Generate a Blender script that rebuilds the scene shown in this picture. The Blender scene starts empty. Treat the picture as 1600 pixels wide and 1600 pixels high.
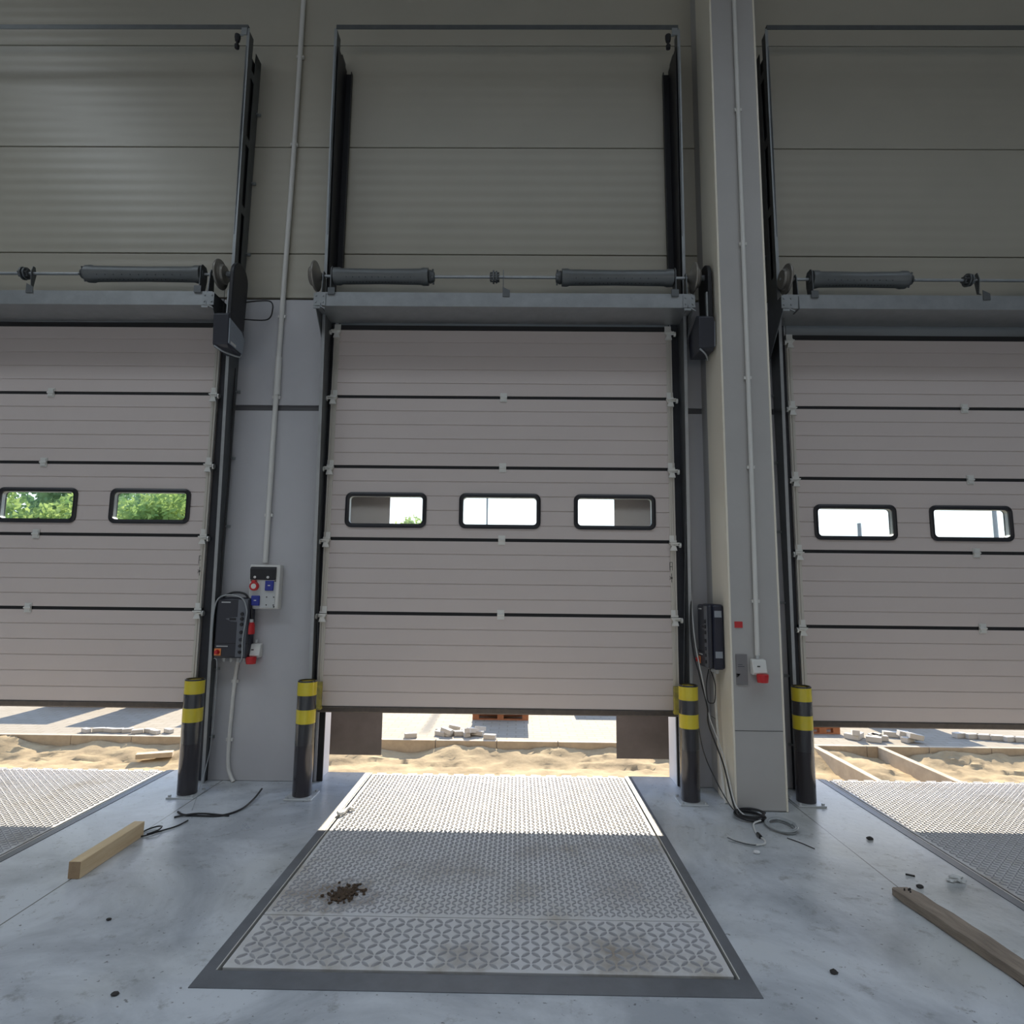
import bpy, bmesh, math, random
from mathutils import Vector, Matrix, noise

random.seed(7)
C = bpy.context.scene.collection
PI = math.pi

# ------------------------------------------------------------------ materials
def nd(nt, typ, **kw):
    n = nt.nodes.new(typ)
    for k, v in kw.items():
        setattr(n, k, v)
    return n

def mat(name, col, rough=.5, metal=0., var=0., vscale=3., col2=None, bump=0., bscale=40., spec=.5, coat=0., stretch=None, rvar=0.):
    m = bpy.data.materials.new(name)
    m.use_nodes = True
    nt = m.node_tree
    b = nt.nodes['Principled BSDF']
    b.inputs['Base Color'].default_value = (*col, 1)
    b.inputs['Roughness'].default_value = rough
    b.inputs['Metallic'].default_value = metal
    b.inputs['Specular IOR Level'].default_value = spec
    if coat:
        b.inputs['Coat Weight'].default_value = coat
        b.inputs['Coat Roughness'].default_value = .12
    tc = nd(nt, 'ShaderNodeTexCoord')
    src = tc.outputs['Object']
    if stretch:
        mp = nd(nt, 'ShaderNodeMapping')
        mp.inputs['Scale'].default_value = stretch
        nt.links.new(src, mp.inputs['Vector'])
        src = mp.outputs['Vector']
    if var > 0:
        n = nd(nt, 'ShaderNodeTexNoise')
        n.inputs['Scale'].default_value = vscale
        n.inputs['Detail'].default_value = 6
        n.inputs['Roughness'].default_value = .65
        nt.links.new(src, n.inputs['Vector'])
        r = nd(nt, 'ShaderNodeValToRGB')
        r.color_ramp.elements[0].position = .3
        r.color_ramp.elements[1].position = .7
        c2 = col2 if col2 else tuple(c * (1 - var) for c in col)
        r.color_ramp.elements[0].color = (*c2, 1)
        r.color_ramp.elements[1].color = (*col, 1)
        nt.links.new(n.outputs['Fac'], r.inputs['Fac'])
        nt.links.new(r.outputs['Color'], b.inputs['Base Color'])
        if rvar:
            mr = nd(nt, 'ShaderNodeMapRange')
            mr.inputs['To Min'].default_value = rough - rvar
            mr.inputs['To Max'].default_value = rough + rvar
            nt.links.new(n.outputs['Fac'], mr.inputs['Value'])
            nt.links.new(mr.outputs['Result'], b.inputs['Roughness'])
    if bump > 0:
        n2 = nd(nt, 'ShaderNodeTexNoise')
        n2.inputs['Scale'].default_value = bscale
        n2.inputs['Detail'].default_value = 4
        nt.links.new(src, n2.inputs['Vector'])
        bp = nd(nt, 'ShaderNodeBump')
        bp.inputs['Strength'].default_value = bump
        bp.inputs['Distance'].default_value = .01
        nt.links.new(n2.outputs['Fac'], bp.inputs['Height'])
        nt.links.new(bp.outputs['Normal'], b.inputs['Normal'])
    return m

def m_glass():
    m = bpy.data.materials.new('glazing'); m.use_nodes = True
    nt = m.node_tree; nt.nodes.clear()
    o = nd(nt, 'ShaderNodeOutputMaterial'); mx = nd(nt, 'ShaderNodeMixShader')
    t = nd(nt, 'ShaderNodeBsdfTransparent'); g = nd(nt, 'ShaderNodeBsdfGlossy')
    t.inputs['Color'].default_value = (.93, .96, .97, 1)
    g.inputs['Roughness'].default_value = .05
    mx.inputs[0].default_value = .04
    nt.links.new(t.outputs[0], mx.inputs[1]); nt.links.new(g.outputs[0], mx.inputs[2])
    nt.links.new(mx.outputs[0], o.inputs['Surface'])
    return m

def m_leaf(name, col, col2):
    m = bpy.data.materials.new(name); m.use_nodes = True
    nt = m.node_tree; nt.nodes.clear()
    o = nd(nt, 'ShaderNodeOutputMaterial'); mx = nd(nt, 'ShaderNodeMixShader')
    d = nd(nt, 'ShaderNodeBsdfDiffuse'); t = nd(nt, 'ShaderNodeBsdfTranslucent')
    tc = nd(nt, 'ShaderNodeTexCoord'); n = nd(nt, 'ShaderNodeTexNoise'); r = nd(nt, 'ShaderNodeValToRGB')
    n.inputs['Scale'].default_value = .9
    n.inputs['Detail'].default_value = 3
    r.color_ramp.elements[0].position = .35; r.color_ramp.elements[1].position = .65
    r.color_ramp.elements[0].color = (*col2, 1); r.color_ramp.elements[1].color = (*col, 1)
    nt.links.new(tc.outputs['Object'], n.inputs['Vector']); nt.links.new(n.outputs['Fac'], r.inputs['Fac'])
    nt.links.new(r.outputs['Color'], d.inputs['Color']); nt.links.new(r.outputs['Color'], t.inputs['Color'])
    mx.inputs[0].default_value = .45
    nt.links.new(d.outputs[0], mx.inputs[1]); nt.links.new(t.outputs[0], mx.inputs[2])
    nt.links.new(mx.outputs[0], o.inputs['Surface'])
    return m

def m_concrete_floor():
    """poured hall floor: cloudy grey, darker stains, fine specks, saw-cut joints"""
    m = bpy.data.materials.new('hall_floor_concrete'); m.use_nodes = True
    nt = m.node_tree; b = nt.nodes['Principled BSDF']; L = nt.links
    tc = nd(nt, 'ShaderNodeTexCoord'); co = tc.outputs['Object']
    def noise_ramp(scale, detail, p0, p1, c0, c1, rough=.6, dist=0.):
        n = nd(nt, 'ShaderNodeTexNoise'); n.inputs['Scale'].default_value = scale
        n.inputs['Detail'].default_value = detail; n.inputs['Roughness'].default_value = rough
        n.inputs['Distortion'].default_value = dist
        L.new(co, n.inputs['Vector'])
        r = nd(nt, 'ShaderNodeValToRGB'); r.color_ramp.elements[0].position = p0; r.color_ramp.elements[1].position = p1
        r.color_ramp.elements[0].color = (*c0, 1); r.color_ramp.elements[1].color = (*c1, 1)
        L.new(n.outputs['Fac'], r.inputs['Fac']); return r.outputs['Color'], n.outputs['Fac']
    def mul(a, c, f=1.):
        x = nd(nt, 'ShaderNodeMix', data_type='RGBA', blend_type='MULTIPLY'); x.inputs['Factor'].default_value = f
        L.new(a, x.inputs['A']); L.new(c, x.inputs['B']); return x.outputs['Result']
    base, f1 = noise_ramp(1.1, 10, .40, .60, (.37, .395, .43), (.60, .63, .67), .66, .6)
    warm, _ = noise_ramp(.55, 4, .48, .68, (1, 1, 1), (.82, .79, .70), .5)
    spots, _ = noise_ramp(7, 7, .32, .44, (.45, .43, .40), (1, 1, 1), .75)
    specks, _ = noise_ramp(34, 3, .295, .345, (.25, .24, .23), (1, 1, 1), .6)
    white, _ = noise_ramp(5, 8, .66, .74, (0, 0, 0), (1, 1, 1), .75, 1.5)
    c = mul(mul(mul(base, warm), spots, .7), specks, .85)
    x = nd(nt, 'ShaderNodeMix', data_type='RGBA'); L.new(white, x.inputs['Factor'])
    L.new(c, x.inputs['A']); x.inputs['B'].default_value = (.56, .57, .58, 1)
    # limit how strongly the whitish scuffs show
    mm = nd(nt, 'ShaderNodeMix', data_type='RGBA'); mm.inputs['Factor'].default_value = .55
    L.new(c, mm.inputs['A']); L.new(x.outputs['Result'], mm.inputs['B'])
    # saw-cut joints along the bays at x = +-2.26
    sp = nd(nt, 'ShaderNodeSeparateXYZ'); L.new(co, sp.inputs[0])
    ab = nd(nt, 'ShaderNodeMath', operation='ABSOLUTE'); L.new(sp.outputs['X'], ab.inputs[0])
    su = nd(nt, 'ShaderNodeMath', operation='SUBTRACT'); L.new(ab.outputs[0], su.inputs[0]); su.inputs[1].default_value = 2.255
    a2 = nd(nt, 'ShaderNodeMath', operation='ABSOLUTE'); L.new(su.outputs[0], a2.inputs[0])
    lt = nd(nt, 'ShaderNodeMath', operation='LESS_THAN'); L.new(a2.outputs[0], lt.inputs[0]); lt.inputs[1].default_value = .004
    j = nd(nt, 'ShaderNodeMix', data_type='RGBA'); L.new(lt.outputs[0], j.inputs['Factor'])
    L.new(mm.outputs['Result'], j.inputs['A']); j.inputs['B'].default_value = (.12, .12, .115, 1)
    L.new(j.outputs['Result'], b.inputs['Base Color'])
    mr = nd(nt, 'ShaderNodeMapRange'); mr.inputs['To Min'].default_value = .20; mr.inputs['To Max'].default_value = .42
    L.new(f1, mr.inputs['Value']); L.new(mr.outputs['Result'], b.inputs['Roughness'])
    n3 = nd(nt, 'ShaderNodeTexNoise'); n3.inputs['Scale'].default_value = 25; n3.inputs['Detail'].default_value = 5
    L.new(co, n3.inputs['Vector'])
    bp = nd(nt, 'ShaderNodeBump'); bp.inputs['Strength'].default_value = .12; bp.inputs['Distance'].default_value = .01
    L.new(n3.outputs['Fac'], bp.inputs['Height']); L.new(bp.outputs['Normal'], b.inputs['Normal'])
    return m

def m_tread():
    """bare checker plate with rusty-earth dirt caught between the treads"""
    m = bpy.data.materials.new('checker_plate_steel'); m.use_nodes = True
    nt = m.node_tree; b = nt.nodes['Principled BSDF']; L = nt.links
    tc = nd(nt, 'ShaderNodeTexCoord'); co = tc.outputs['Object']
    n = nd(nt, 'ShaderNodeTexNoise'); n.inputs['Scale'].default_value = 2.2; n.inputs['Detail'].default_value = 7
    n.inputs['Roughness'].default_value = .65
    L.new(co, n.inputs['Vector'])
    r = nd(nt, 'ShaderNodeValToRGB')
    r.color_ramp.elements[0].position = .36; r.color_ramp.elements[0].color = (.64, .635, .65, 1)
    r.color_ramp.elements[1].position = .72; r.color_ramp.elements[1].color = (.38, .335, .27, 1)
    e = r.color_ramp.elements.new(.55); e.color = (.61, .60, .595, 1)
    L.new(n.outputs['Fac'], r.inputs['Fac'])
    # a rusty brown clump patch left of the middle: soft blob broken up by noise
    def blob(cx, cy, rad, sx, dark):
        mp = nd(nt, 'ShaderNodeMapping'); mp.inputs['Location'].default_value = (-cx * sx, -cy, 0); mp.inputs['Scale'].default_value = (sx, 1, 0)
        L.new(co, mp.inputs['Vector'])
        ln = nd(nt, 'ShaderNodeVectorMath', operation='LENGTH'); L.new(mp.outputs[0], ln.inputs[0])
        n2 = nd(nt, 'ShaderNodeTexNoise'); n2.inputs['Scale'].default_value = 13; n2.inputs['Detail'].default_value = 6
        L.new(co, n2.inputs['Vector'])
        ad = nd(nt, 'ShaderNodeMath', operation='MULTIPLY_ADD'); L.new(n2.outputs['Fac'], ad.inputs[0]); ad.inputs[1].default_value = rad * 2.2
        L.new(ln.outputs['Value'], ad.inputs[2])
        mr = nd(nt, 'ShaderNodeMapRange'); mr.inputs['From Min'].default_value = rad * 2.1; mr.inputs['From Max'].default_value = rad * 1.1
        mr.inputs['To Min'].default_value = 0; mr.inputs['To Max'].default_value = dark
        L.new(ad.outputs[0], mr.inputs['Value']); return mr.outputs['Result']
    col = r.outputs['Color']
    for cx, cy, rad, sx, dark, cc in ((-.74, -1.80, .17, .8, .85, (.10, .065, .04)), (-.92, -1.78, .24, .45, .55, (.22, .16, .10)),
                                      (.62, -2.28, .2, .7, .6, (.21, .15, .09)), (-.25, -1.5, .2, .7, .4, (.25, .19, .13)),
                                      (.72, -1.7, .22, 1, .4, (.26, .20, .14)), (-.05, -2.32, .16, .8, .5, (.20, .15, .10)),
                                      (.25, -1.25, .13, .8, .4, (.27, .20, .13)), (-.75, -2.25, .25, .7, .35, (.24, .2, .15))):
        x = nd(nt, 'ShaderNodeMix', data_type='RGBA'); L.new(blob(cx, cy, rad, sx, dark), x.inputs['Factor'])
        L.new(col, x.inputs['A']); x.inputs['B'].default_value = (*cc, 1); col = x.outputs['Result']
    L.new(col, b.inputs['Base Color'])
    b.inputs['Metallic'].default_value = .1
    b.inputs['Roughness'].default_value = .62
    b.inputs['Specular IOR Level'].default_value = .35
    return m

def m_pavement():
    m = bpy.data.materials.new('yard_paving'); m.use_nodes = True
    nt = m.node_tree; b = nt.nodes['Principled BSDF']; L = nt.links
    tc = nd(nt, 'ShaderNodeTexCoord')
    br = nd(nt, 'ShaderNodeTexBrick')
    br.inputs['Color1'].default_value = (.235, .205, .16, 1); br.inputs['Color2'].default_value = (.265, .235, .19, 1)
    br.inputs['Mortar'].default_value = (.20, .17, .125, 1)
    br.inputs['Scale'].default_value = 1; br.inputs['Mortar Size'].default_value = .012
    br.inputs['Brick Width'].default_value = .3; br.inputs['Row Height'].default_value = .15
    L.new(tc.outputs['Object'], br.inputs['Vector']); L.new(br.outputs['Color'], b.inputs['Base Color'])
    b.inputs['Roughness'].default_value = .85
    return m

def m_ribbed(name, col, pitch, rough, strength, col2):
    """painted sandwich panel with fine horizontal micro-ribs"""
    m = mat(name, col, rough, var=.1, vscale=.35, col2=col2)
    nt = m.node_tree; b = nt.nodes['Principled BSDF']; L = nt.links
    tc = nd(nt, 'ShaderNodeTexCoord'); sp = nd(nt, 'ShaderNodeSeparateXYZ'); L.new(tc.outputs['Object'], sp.inputs[0])
    mu = nd(nt, 'ShaderNodeMath', operation='MULTIPLY'); L.new(sp.outputs['Z'], mu.inputs[0]); mu.inputs[1].default_value = 2 * PI / pitch
    si = nd(nt, 'ShaderNodeMath', operation='SINE'); L.new(mu.outputs[0], si.inputs[0])
    bp = nd(nt, 'ShaderNodeBump'); bp.inputs['Strength'].default_value = strength; bp.inputs['Distance'].default_value = .004
    L.new(si.outputs[0], bp.inputs['Height']); L.new(bp.outputs['Normal'], b.inputs['Normal'])
    return m

M = {}
M['wall'] = m_ribbed('cream_sandwich_panel', (.48, .45, .37), .1065, .34, .14, (.41, .39, .325))
M['seam'] = mat('panel_seam', (.06, .06, .055), .8)
M['pier'] = mat('blue_grey_cladding', (.52, .515, .53), .42, var=.1, vscale=1.2)
M['band'] = mat('dark_flashing', (.10, .10, .105), .5)
M['column'] = mat('pale_grey_cladding', (.47, .455, .435), .45, var=.1, vscale=1.5)
M['edge'] = mat('cream_trim_and_lit_side', (.85, .79, .66), .4)  # trims; also lightens the column side, standing for light bounced onto it
M['reveal'] = mat('white_reveal', (.72, .74, .80), .45)
M['lintel'] = mat('lintel_sheet', (.22, .23, .235), .5, metal=.4)
M['ceil'] = mat('ceiling_sheet', (.45, .46, .45), .6)
M['hall'] = mat('hall_wall', (.42, .42, .40), .6)
M['floor'] = m_concrete_floor()
M['slab'] = mat('slab_edge', (.36, .36, .35), .8, var=.2)
M['door'] = mat('grey_white_door_skin', (.63, .555, .52), .42, var=.05, vscale=.8, bump=.05, bscale=180)
M['gasket'] = mat('black_gasket', (.012, .012, .013), .7)
M['endcap'] = mat('pale_end_cap', (.56, .53, .47), .38, metal=.25)
M['galv'] = mat('galvanised_steel', (.42, .44, .45), .42, metal=.75, var=.18, vscale=9, rvar=.08)
M['galvdark'] = mat('shaded_galvanised_track', (.17, .18, .185), .5, metal=.7, var=.2, vscale=8)  # darker copy of galv: the tracks' shade put into the colour
M['tracksteel'] = mat('track_shade_fill', (.045, .047, .055), .5, metal=.5, var=.2, vscale=15)  # near-black, shade of the deep roller channel put into the colour
M['galvpale'] = mat('bright_zinc_bracket', (.74, .74, .70), .4, metal=.3)
M['spring'] = mat('grey_spring_cover', (.15, .16, .16), .45, metal=.3, var=.1, vscale=12)
M['cast'] = mat('dark_cast_aluminium', (.11, .115, .11), .42, metal=.6)
M['drum'] = mat('cable_drum_alloy', (.30, .28, .25), .42, metal=.6)
M['black'] = mat('black_plastic', (.014, .014, .017), .45)
M['blackgloss'] = mat('black_paint', (.030, .025, .029), .25, coat=.5)
M['yellow'] = mat('yellow_band', (.88, .66, .02), .38, var=.12, vscale=6, coat=.2)
M['dirtyyellow'] = mat('dirty_yellow_guard', (.50, .42, .06), .6, var=.8, vscale=14, col2=(.13, .12, .07))
M['plate'] = mat('pale_base_plate', (.55, .57, .58), .45, metal=.3)
M['rubber'] = mat('dusty_rubber', (.10, .085, .075), .8, var=.3, vscale=20)
M['curtain'] = mat('dock_shelter_fabric', (.085, .078, .085), .7, var=.35, vscale=3)
M['shelterframe'] = mat('white_shelter_frame', (.6, .6, .6), .5)
M['levframe'] = mat('grey_leveller_frame', (.21, .222, .245), .48, metal=.35, var=.3, vscale=4, rvar=.1)
M['tread'] = m_tread()
M['treadtop'] = mat('shade_toned_tread_steel', (.46, .46, .48), .62, metal=.3, var=.2, vscale=12, spec=.3)  # darker than the plate, standing for the treads' shaded sides
M['pit'] = mat('pit_dark', (.02, .02, .02), .9)
M['glass'] = m_glass()
M['winframe'] = mat('black_window_frame', (.014, .014, .018), .4)
M['film'] = m_glass(); M['film'].name = 'clear_film'
M['charcoal'] = mat('charcoal_housing', (.032, .034, .045), .42)
M['navy'] = mat('dark_navy_housing', (.012, .014, .03), .4)
M['midgrey'] = mat('grey_button_strip', (.13, .14, .16), .5)
M['lightgrey'] = mat('light_grey_plastic', (.55, .56, .55), .45)
M['whitep'] = mat('white_plastic', (.70, .69, .65), .42)
M['red'] = mat('red_plastic', (.55, .02, .025), .38)
M['blue'] = mat('blue_socket_lid', (.015, .03, .28), .35)
M['orange'] = mat('orange_switch_plate', (.75, .26, .08), .45)
M['sticker'] = mat('grey_sticker', (.30, .33, .37), .5)
M['greyplate'] = mat('grey_cable_plate', (.20, .19, .19), .55)
M['cableblack'] = mat('black_cable', (.015, .015, .017), .45)
M['cablegrey'] = mat('grey_cable', (.33, .35, .36), .45)
M['cablewhite'] = mat('white_cable', (.62, .62, .60), .45)
M['pine'] = mat('fresh_pine', (.78, .62, .40), .6, var=.3, vscale=6, stretch=(6, .6, 6), col2=(.64, .46, .25))
M['pineend'] = mat('pine_end_grain', (.38, .26, .15), .75, var=.25, vscale=30)
M['oldwood'] = mat('weathered_timber', (.36, .29, .23), .75, var=.5, vscale=5, stretch=(5, .7, 5), bump=.25)
M['dirt'] = mat('brown_dirt', (.10, .065, .04), .95, var=.5, vscale=30)
M['darkbit'] = mat('dark_debris', (.035, .032, .03), .8)
M['paper'] = mat('white_scrap', (.70, .70, .70), .6)
M['sand'] = mat('dry_sand', (.40, .30, .165), .95, var=.35, vscale=2.6, col2=(.24, .175, .095), bump=1., bscale=9)
M['curb'] = mat('curb_concrete', (.50, .41, .30), .85, var=.3, vscale=4)
M['paving'] = m_pavement()
M['paver'] = mat('paver_concrete', (.52, .49, .44), .85, var=.15, vscale=6)
M['pallet'] = mat('red_brown_pallet', (.42, .17, .08), .8, var=.3, vscale=7)
M['field'] = mat('field_earth', (.40, .34, .20), .95, var=.4, vscale=.3, col2=(.22, .25, .09))
M['leafA'] = m_leaf('leaf_yellow_green', (.52, .60, .20), (.20, .32, .11))
M['leafB'] = m_leaf('leaf_deep_green', (.30, .42, .20), (.12, .22, .11))
M['bark'] = mat('bark', (.12, .09, .06), .9)
M['pole'] = mat('grey_pole', (.22, .23, .25), .6)

# ------------------------------------------------------------------ geometry helper
def spline(pts, n=8):
    pts = [Vector(p) for p in pts]
    out = []
    for i in range(len(pts) - 1):
        p0 = pts[max(i - 1, 0)]; p1 = pts[i]; p2 = pts[i + 1]; p3 = pts[min(i + 2, len(pts) - 1)]
        for k in range(n):
            t = k / n
            out.append(.5 * ((2 * p1) + (p2 - p0) * t + (2 * p0 - 5 * p1 + 4 * p2 - p3) * t * t + (3 * p1 - p0 - 3 * p2 + p3) * t ** 3))
    out.append(pts[-1])
    return out

class MB:
    def __init__(s): s.v = []; s.f = []
    def add(s, vs, fs):
        o = len(s.v); s.v += [tuple(p) for p in vs]; s.f += [[i + o for i in f] for f in fs]; return s
    def box(s, x0, x1, y0, y1, z0, z1):
        return s.add([(x0, y0, z0), (x1, y0, z0), (x1, y1, z0), (x0, y1, z0), (x0, y0, z1), (x1, y0, z1), (x1, y1, z1), (x0, y1, z1)],
                     [[3, 2, 1, 0], [4, 5, 6, 7], [0, 1, 5, 4], [1, 2, 6, 5], [2, 3, 7, 6], [3, 0, 4, 7]])
    def obox(s, c, size, rz=0., rx=0., ry=0.):
        mt = Matrix.Translation(c) @ Matrix.Rotation(rz, 4, 'Z') @ Matrix.Rotation(ry, 4, 'Y') @ Matrix.Rotation(rx, 4, 'X')
        a, b, c2 = size[0] / 2, size[1] / 2, size[2] / 2
        vs = [mt @ Vector(p) for p in ((-a, -b, -c2), (a, -b, -c2), (a, b, -c2), (-a, b, -c2), (-a, -b, c2), (a, -b, c2), (a, b, c2), (-a, b, c2))]
        return s.add(vs, [[3, 2, 1, 0], [4, 5, 6, 7], [0, 1, 5, 4], [1, 2, 6, 5], [2, 3, 7, 6], [3, 0, 4, 7]])
    def prism(s, poly, axis, a0, a1):
        """poly: 2d points; axis x -> (y,z), y -> (x,z), z -> (x,y)"""
        def P(p, a): return (a, p[0], p[1]) if axis == 'x' else (p[0], a, p[1]) if axis == 'y' else (p[0], p[1], a)
        n = len(poly)
        vs = [P(p, a0) for p in poly] + [P(p, a1) for p in poly]
        fs = [list(range(n))[::-1], list(range(n, 2 * n))] + [[i, (i + 1) % n, n + (i + 1) % n, n + i] for i in range(n)]
        return s.add(vs, fs)
    def ring(s, outer, inner, axis, a0, a1):
        def P(p, a): return (a, p[0], p[1]) if axis == 'x' else (p[0], a, p[1]) if axis == 'y' else (p[0], p[1], a)
        n = len(outer)
        vs = [P(p, a) for a in (a0, a1) for p in outer] + [P(p, a) for a in (a0, a1) for p in inner]
        fs = []
        for i in range(n):
            j = (i + 1) % n
            fs += [[i, j, n + j, n + i], [2 * n + i, 3 * n + i, 3 * n + j, 2 * n + j], [i, 2 * n + i, 2 * n + j, j], [n + i, n + j, 3 * n + j, 3 * n + i]]
        return s.add(vs, fs)
    def rings(s, rr, cap=True):
        """list of equal-length vertex loops joined in order"""
        n = len(rr[0]); vs = [p for r in rr for p in r]; fs = []
        for k in range(len(rr) - 1):
            for i in range(n):
                j = (i + 1) % n
                fs.append([k * n + i, k * n + j, (k + 1) * n + j, (k + 1) * n + i])
        if cap: fs += [list(range(n))[::-1], list(range((len(rr) - 1) * n, len(rr) * n))]
        return s.add(vs, fs)
    def lathe(s, prof, org, axis='z', seg=24):
        rr = []
        for r, h in prof:
            L = []
            for i in range(seg):
                a = 2 * PI * i / seg; c, q = r * math.cos(a), r * math.sin(a)
                p = (c, q, h) if axis == 'z' else (h, c, q) if axis == 'x' else (c, h, q)
                L.append((org[0] + p[0], org[1] + p[1], org[2] + p[2]))
            rr.append(L)
        return s.rings(rr)
    def cyl(s, p0, p1, r, seg=16, r1=None):
        return s.tube([p0, p1], r, seg, smooth=False, r1=r1)
    def tube(s, pts, r, seg=8, smooth=True, r1=None, n=8):
        P = spline(pts, n) if smooth else [Vector(p) for p in pts]
        rr = []; up = None
        for i, p in enumerate(P):
            d = (P[min(i + 1, len(P) - 1)] - P[max(i - 1, 0)])
            if d.length < 1e-9: d = Vector((0, 0, 1))
            d.normalize()
            if up is None:
                up = d.orthogonal().normalized()
            else:
                up = (up - d * up.dot(d))
                if up.length < 1e-6: up = d.orthogonal()
                up.normalize()
            q = d.cross(up); rad = r if r1 is None else r + (r1 - r) * i / (len(P) - 1)
            rr.append([p + (up * math.cos(2 * PI * k / seg) + q * math.sin(2 * PI * k / seg)) * rad for k in range(seg)])
        return s.rings(rr)
    def build(s, name, m, parent=None, bevel=0., smooth=True, loc=None, recalc=True):
        me = bpy.data.meshes.new(name)
        vs = s.v if loc is None else [(a - loc[0], b - loc[1], c - loc[2]) for a, b, c in s.v]
        me.from_pydata(vs, [], s.f)
        if recalc:
            bm = bmesh.new(); bm.from_mesh(me); bmesh.ops.recalc_face_normals(bm, faces=bm.faces); bm.to_mesh(me); bm.free()
        me.materials.append(M[m] if isinstance(m, str) else m)
        if smooth:
            me.shade_smooth(); me.set_sharp_from_angle(angle=math.radians(35))
        o = bpy.data.objects.new(name, me); C.objects.link(o)
        if loc is not None: o.location = loc
        if parent is not None: o.parent = parent
        if bevel:
            b = o.modifiers.new('bevel', 'BEVEL'); b.width = bevel; b.segments = 2; b.limit_method = 'ANGLE'; b.angle_limit = math.radians(40)
        return o

def tag(o, label, cat, group=None, kind=None):
    o['label'] = label; o['category'] = cat
    if group: o['group'] = group
    if kind: o['kind'] = kind
    return o
def thing(name, loc, label, cat, group=None, kind=None):
    o = bpy.data.objects.new(name, None); C.objects.link(o); o.location = loc; o.empty_display_size = .1
    return tag(o, label, cat, group, kind)
def dup(o, loc, label=None, parent=None):
    c = o.copy(); C.objects.link(c)
    if parent is not None: c.parent = parent
    else:
        c.location = loc
        if label: c['label'] = label
    for ch in list(o.children): dup(ch, None, parent=c)
    return c
def rrect(cx, cz, w, h, r, n=6):
    out = []
    for qx, qz, a0 in ((1, 1, 0), (-1, 1, PI / 2), (-1, -1, PI), (1, -1, 1.5 * PI)):
        for i in range(n + 1):
            a = a0 + i / n * PI / 2
            out.append((cx + qx * (w / 2 - r) + r * math.cos(a), cz + qz * (h / 2 - r) + r * math.sin(a)))
    return out
def circ(cx, cz, r, n=20): return [(cx + r * math.cos(2 * PI * i / n), cz + r * math.sin(2 * PI * i / n)) for i in range(n)]

P = 4.01                 # bay pitch
DZ = {-1: .014, 0: 0., 1: -.067}
TOP = 3.885; SEC = .6277; BOT = .774

# ------------------------------------------------------------------ the shell
WX = 14.
op = [(-P - 1.47, -P + 1.47), (-1.47, 1.49), (P - 1.47, P + 1.47)]
b = MB()
xs = [-WX] + [v for o in op for v in o] + [WX]
for i in range(0, len(xs), 2): b.box(xs[i], xs[i + 1], .07, .31, -1.3, 9.7)
for o in op: b.box(o[0], o[1], .07, .31, 3.75, 9.7)
wall = b.build('wall_front', 'seam', smooth=False); wall['kind'] = 'structure'
wall['label'] = 'tall front wall of cream horizontal panels above three loading doors'
zs = [4.19, 4.62, 5.685, 6.75, 7.815, 8.88, 9.7]
for z0, z1 in zip(zs, zs[1:]):
    MB().box(-WX, WX, .045, .069, z0 + .005, z1 - .005).build('sandwich_panel', 'wall', wall, bevel=.004)
for o in op:
    MB().box(o[0] + .001, o[1] - .001, .055, .0695, 3.752, 4.185).build('lintel_panel', 'lintel', wall)
    for x0, x1 in ((o[0] - .012, o[0] + .006), (o[1] - .006, o[1] + .012)):
        r = MB().box(x0, x1, .066, .314, 0.002, 3.75).build('reveal_panel', 'reveal', wall); r['label'] = 'white door reveal'
pi = [(-WX, op[0][0] - .012), (op[0][1] + .012, op[1][0] - .012), (op[1][1] + .012, op[2][0] - .012), (op[2][1] + .012, WX)]
for x0, x1 in pi:
    for z0, z1 in ((0.002, 3.135), (3.185, 4.17)):
        MB().box(x0, x1, .035, .069, z0, z1).build('pier_cladding', 'pier', wall, bevel=.003)['label'] = 'blue-grey sheet between the doors'
    MB().box(x0, x1, .05, .069, 3.137, 3.183).build('pier_flashing', 'band', wall)

b = MB().box(1.766, 2.144, -.5, .069, 0.002, 9.7)
col = b.build('column', 'column', bevel=.012); col['kind'] = 'structure'; col['label'] = 'square clad column between the middle and right doors'
MB().box(1.7648, 2.1452, -.5015, .02, .568, .572).build('joint_line', 'seam', col)
for x0, x1 in ((1.762, 1.778), (2.132, 2.148)):
    MB().box(x0, x1, -.504, -.486, .002, 9.69).build('corner_trim', 'edge', col, bevel=.004)
MB().box(1.762, 1.7665, -.485, -.12, .003, 9.69).build('lit_side_sheet', 'edge', col)['label'] = 'cream column side with bounced light in its colour'

b = MB().box(-WX, WX, -18, .4, 9.7, 9.9)
ce = b.build('ceiling', 'ceil'); ce['kind'] = 'structure'
for n, bx in (('wall_left', (-WX - .2, -WX, -18, .3, -.3, 9.7)), ('wall_right', (WX, WX + .2, -18, .3, -.3, 9.7)), ('wall_back', (-WX, WX, -18.2, -18, -.3, 9.7))):
    w = MB().box(*bx).build(n, 'hall'); w['kind'] = 'structure'

# levellers: centre x, per bay
LX = {-1: -3.95, 0: 0., 1: 3.888}
LY0, LY1 = -2.55, .30
holes = [(LX[k] - 1.14, LX[k] + 1.15) for k in (-1, 0, 1)]
b = MB()
hx = [-WX] + [v for h in holes for v in h] + [WX]
for i in range(0, len(hx), 2): b.box(hx[i], hx[i + 1], LY0, .31, -.3, 0)
b.box(-WX, WX, -18, LY0, -.3, 0)
for h in holes: b.box(h[0], h[1], LY0, .3, -.6, -.3)
fl = b.build('floor', 'floor', smooth=False); fl['kind'] = 'structure'; fl['label'] = 'blue-grey poured concrete hall floor'
MB().box(-WX, WX, .312, .33, -1.3, -.02).build('dock_face', 'slab', fl)

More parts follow.
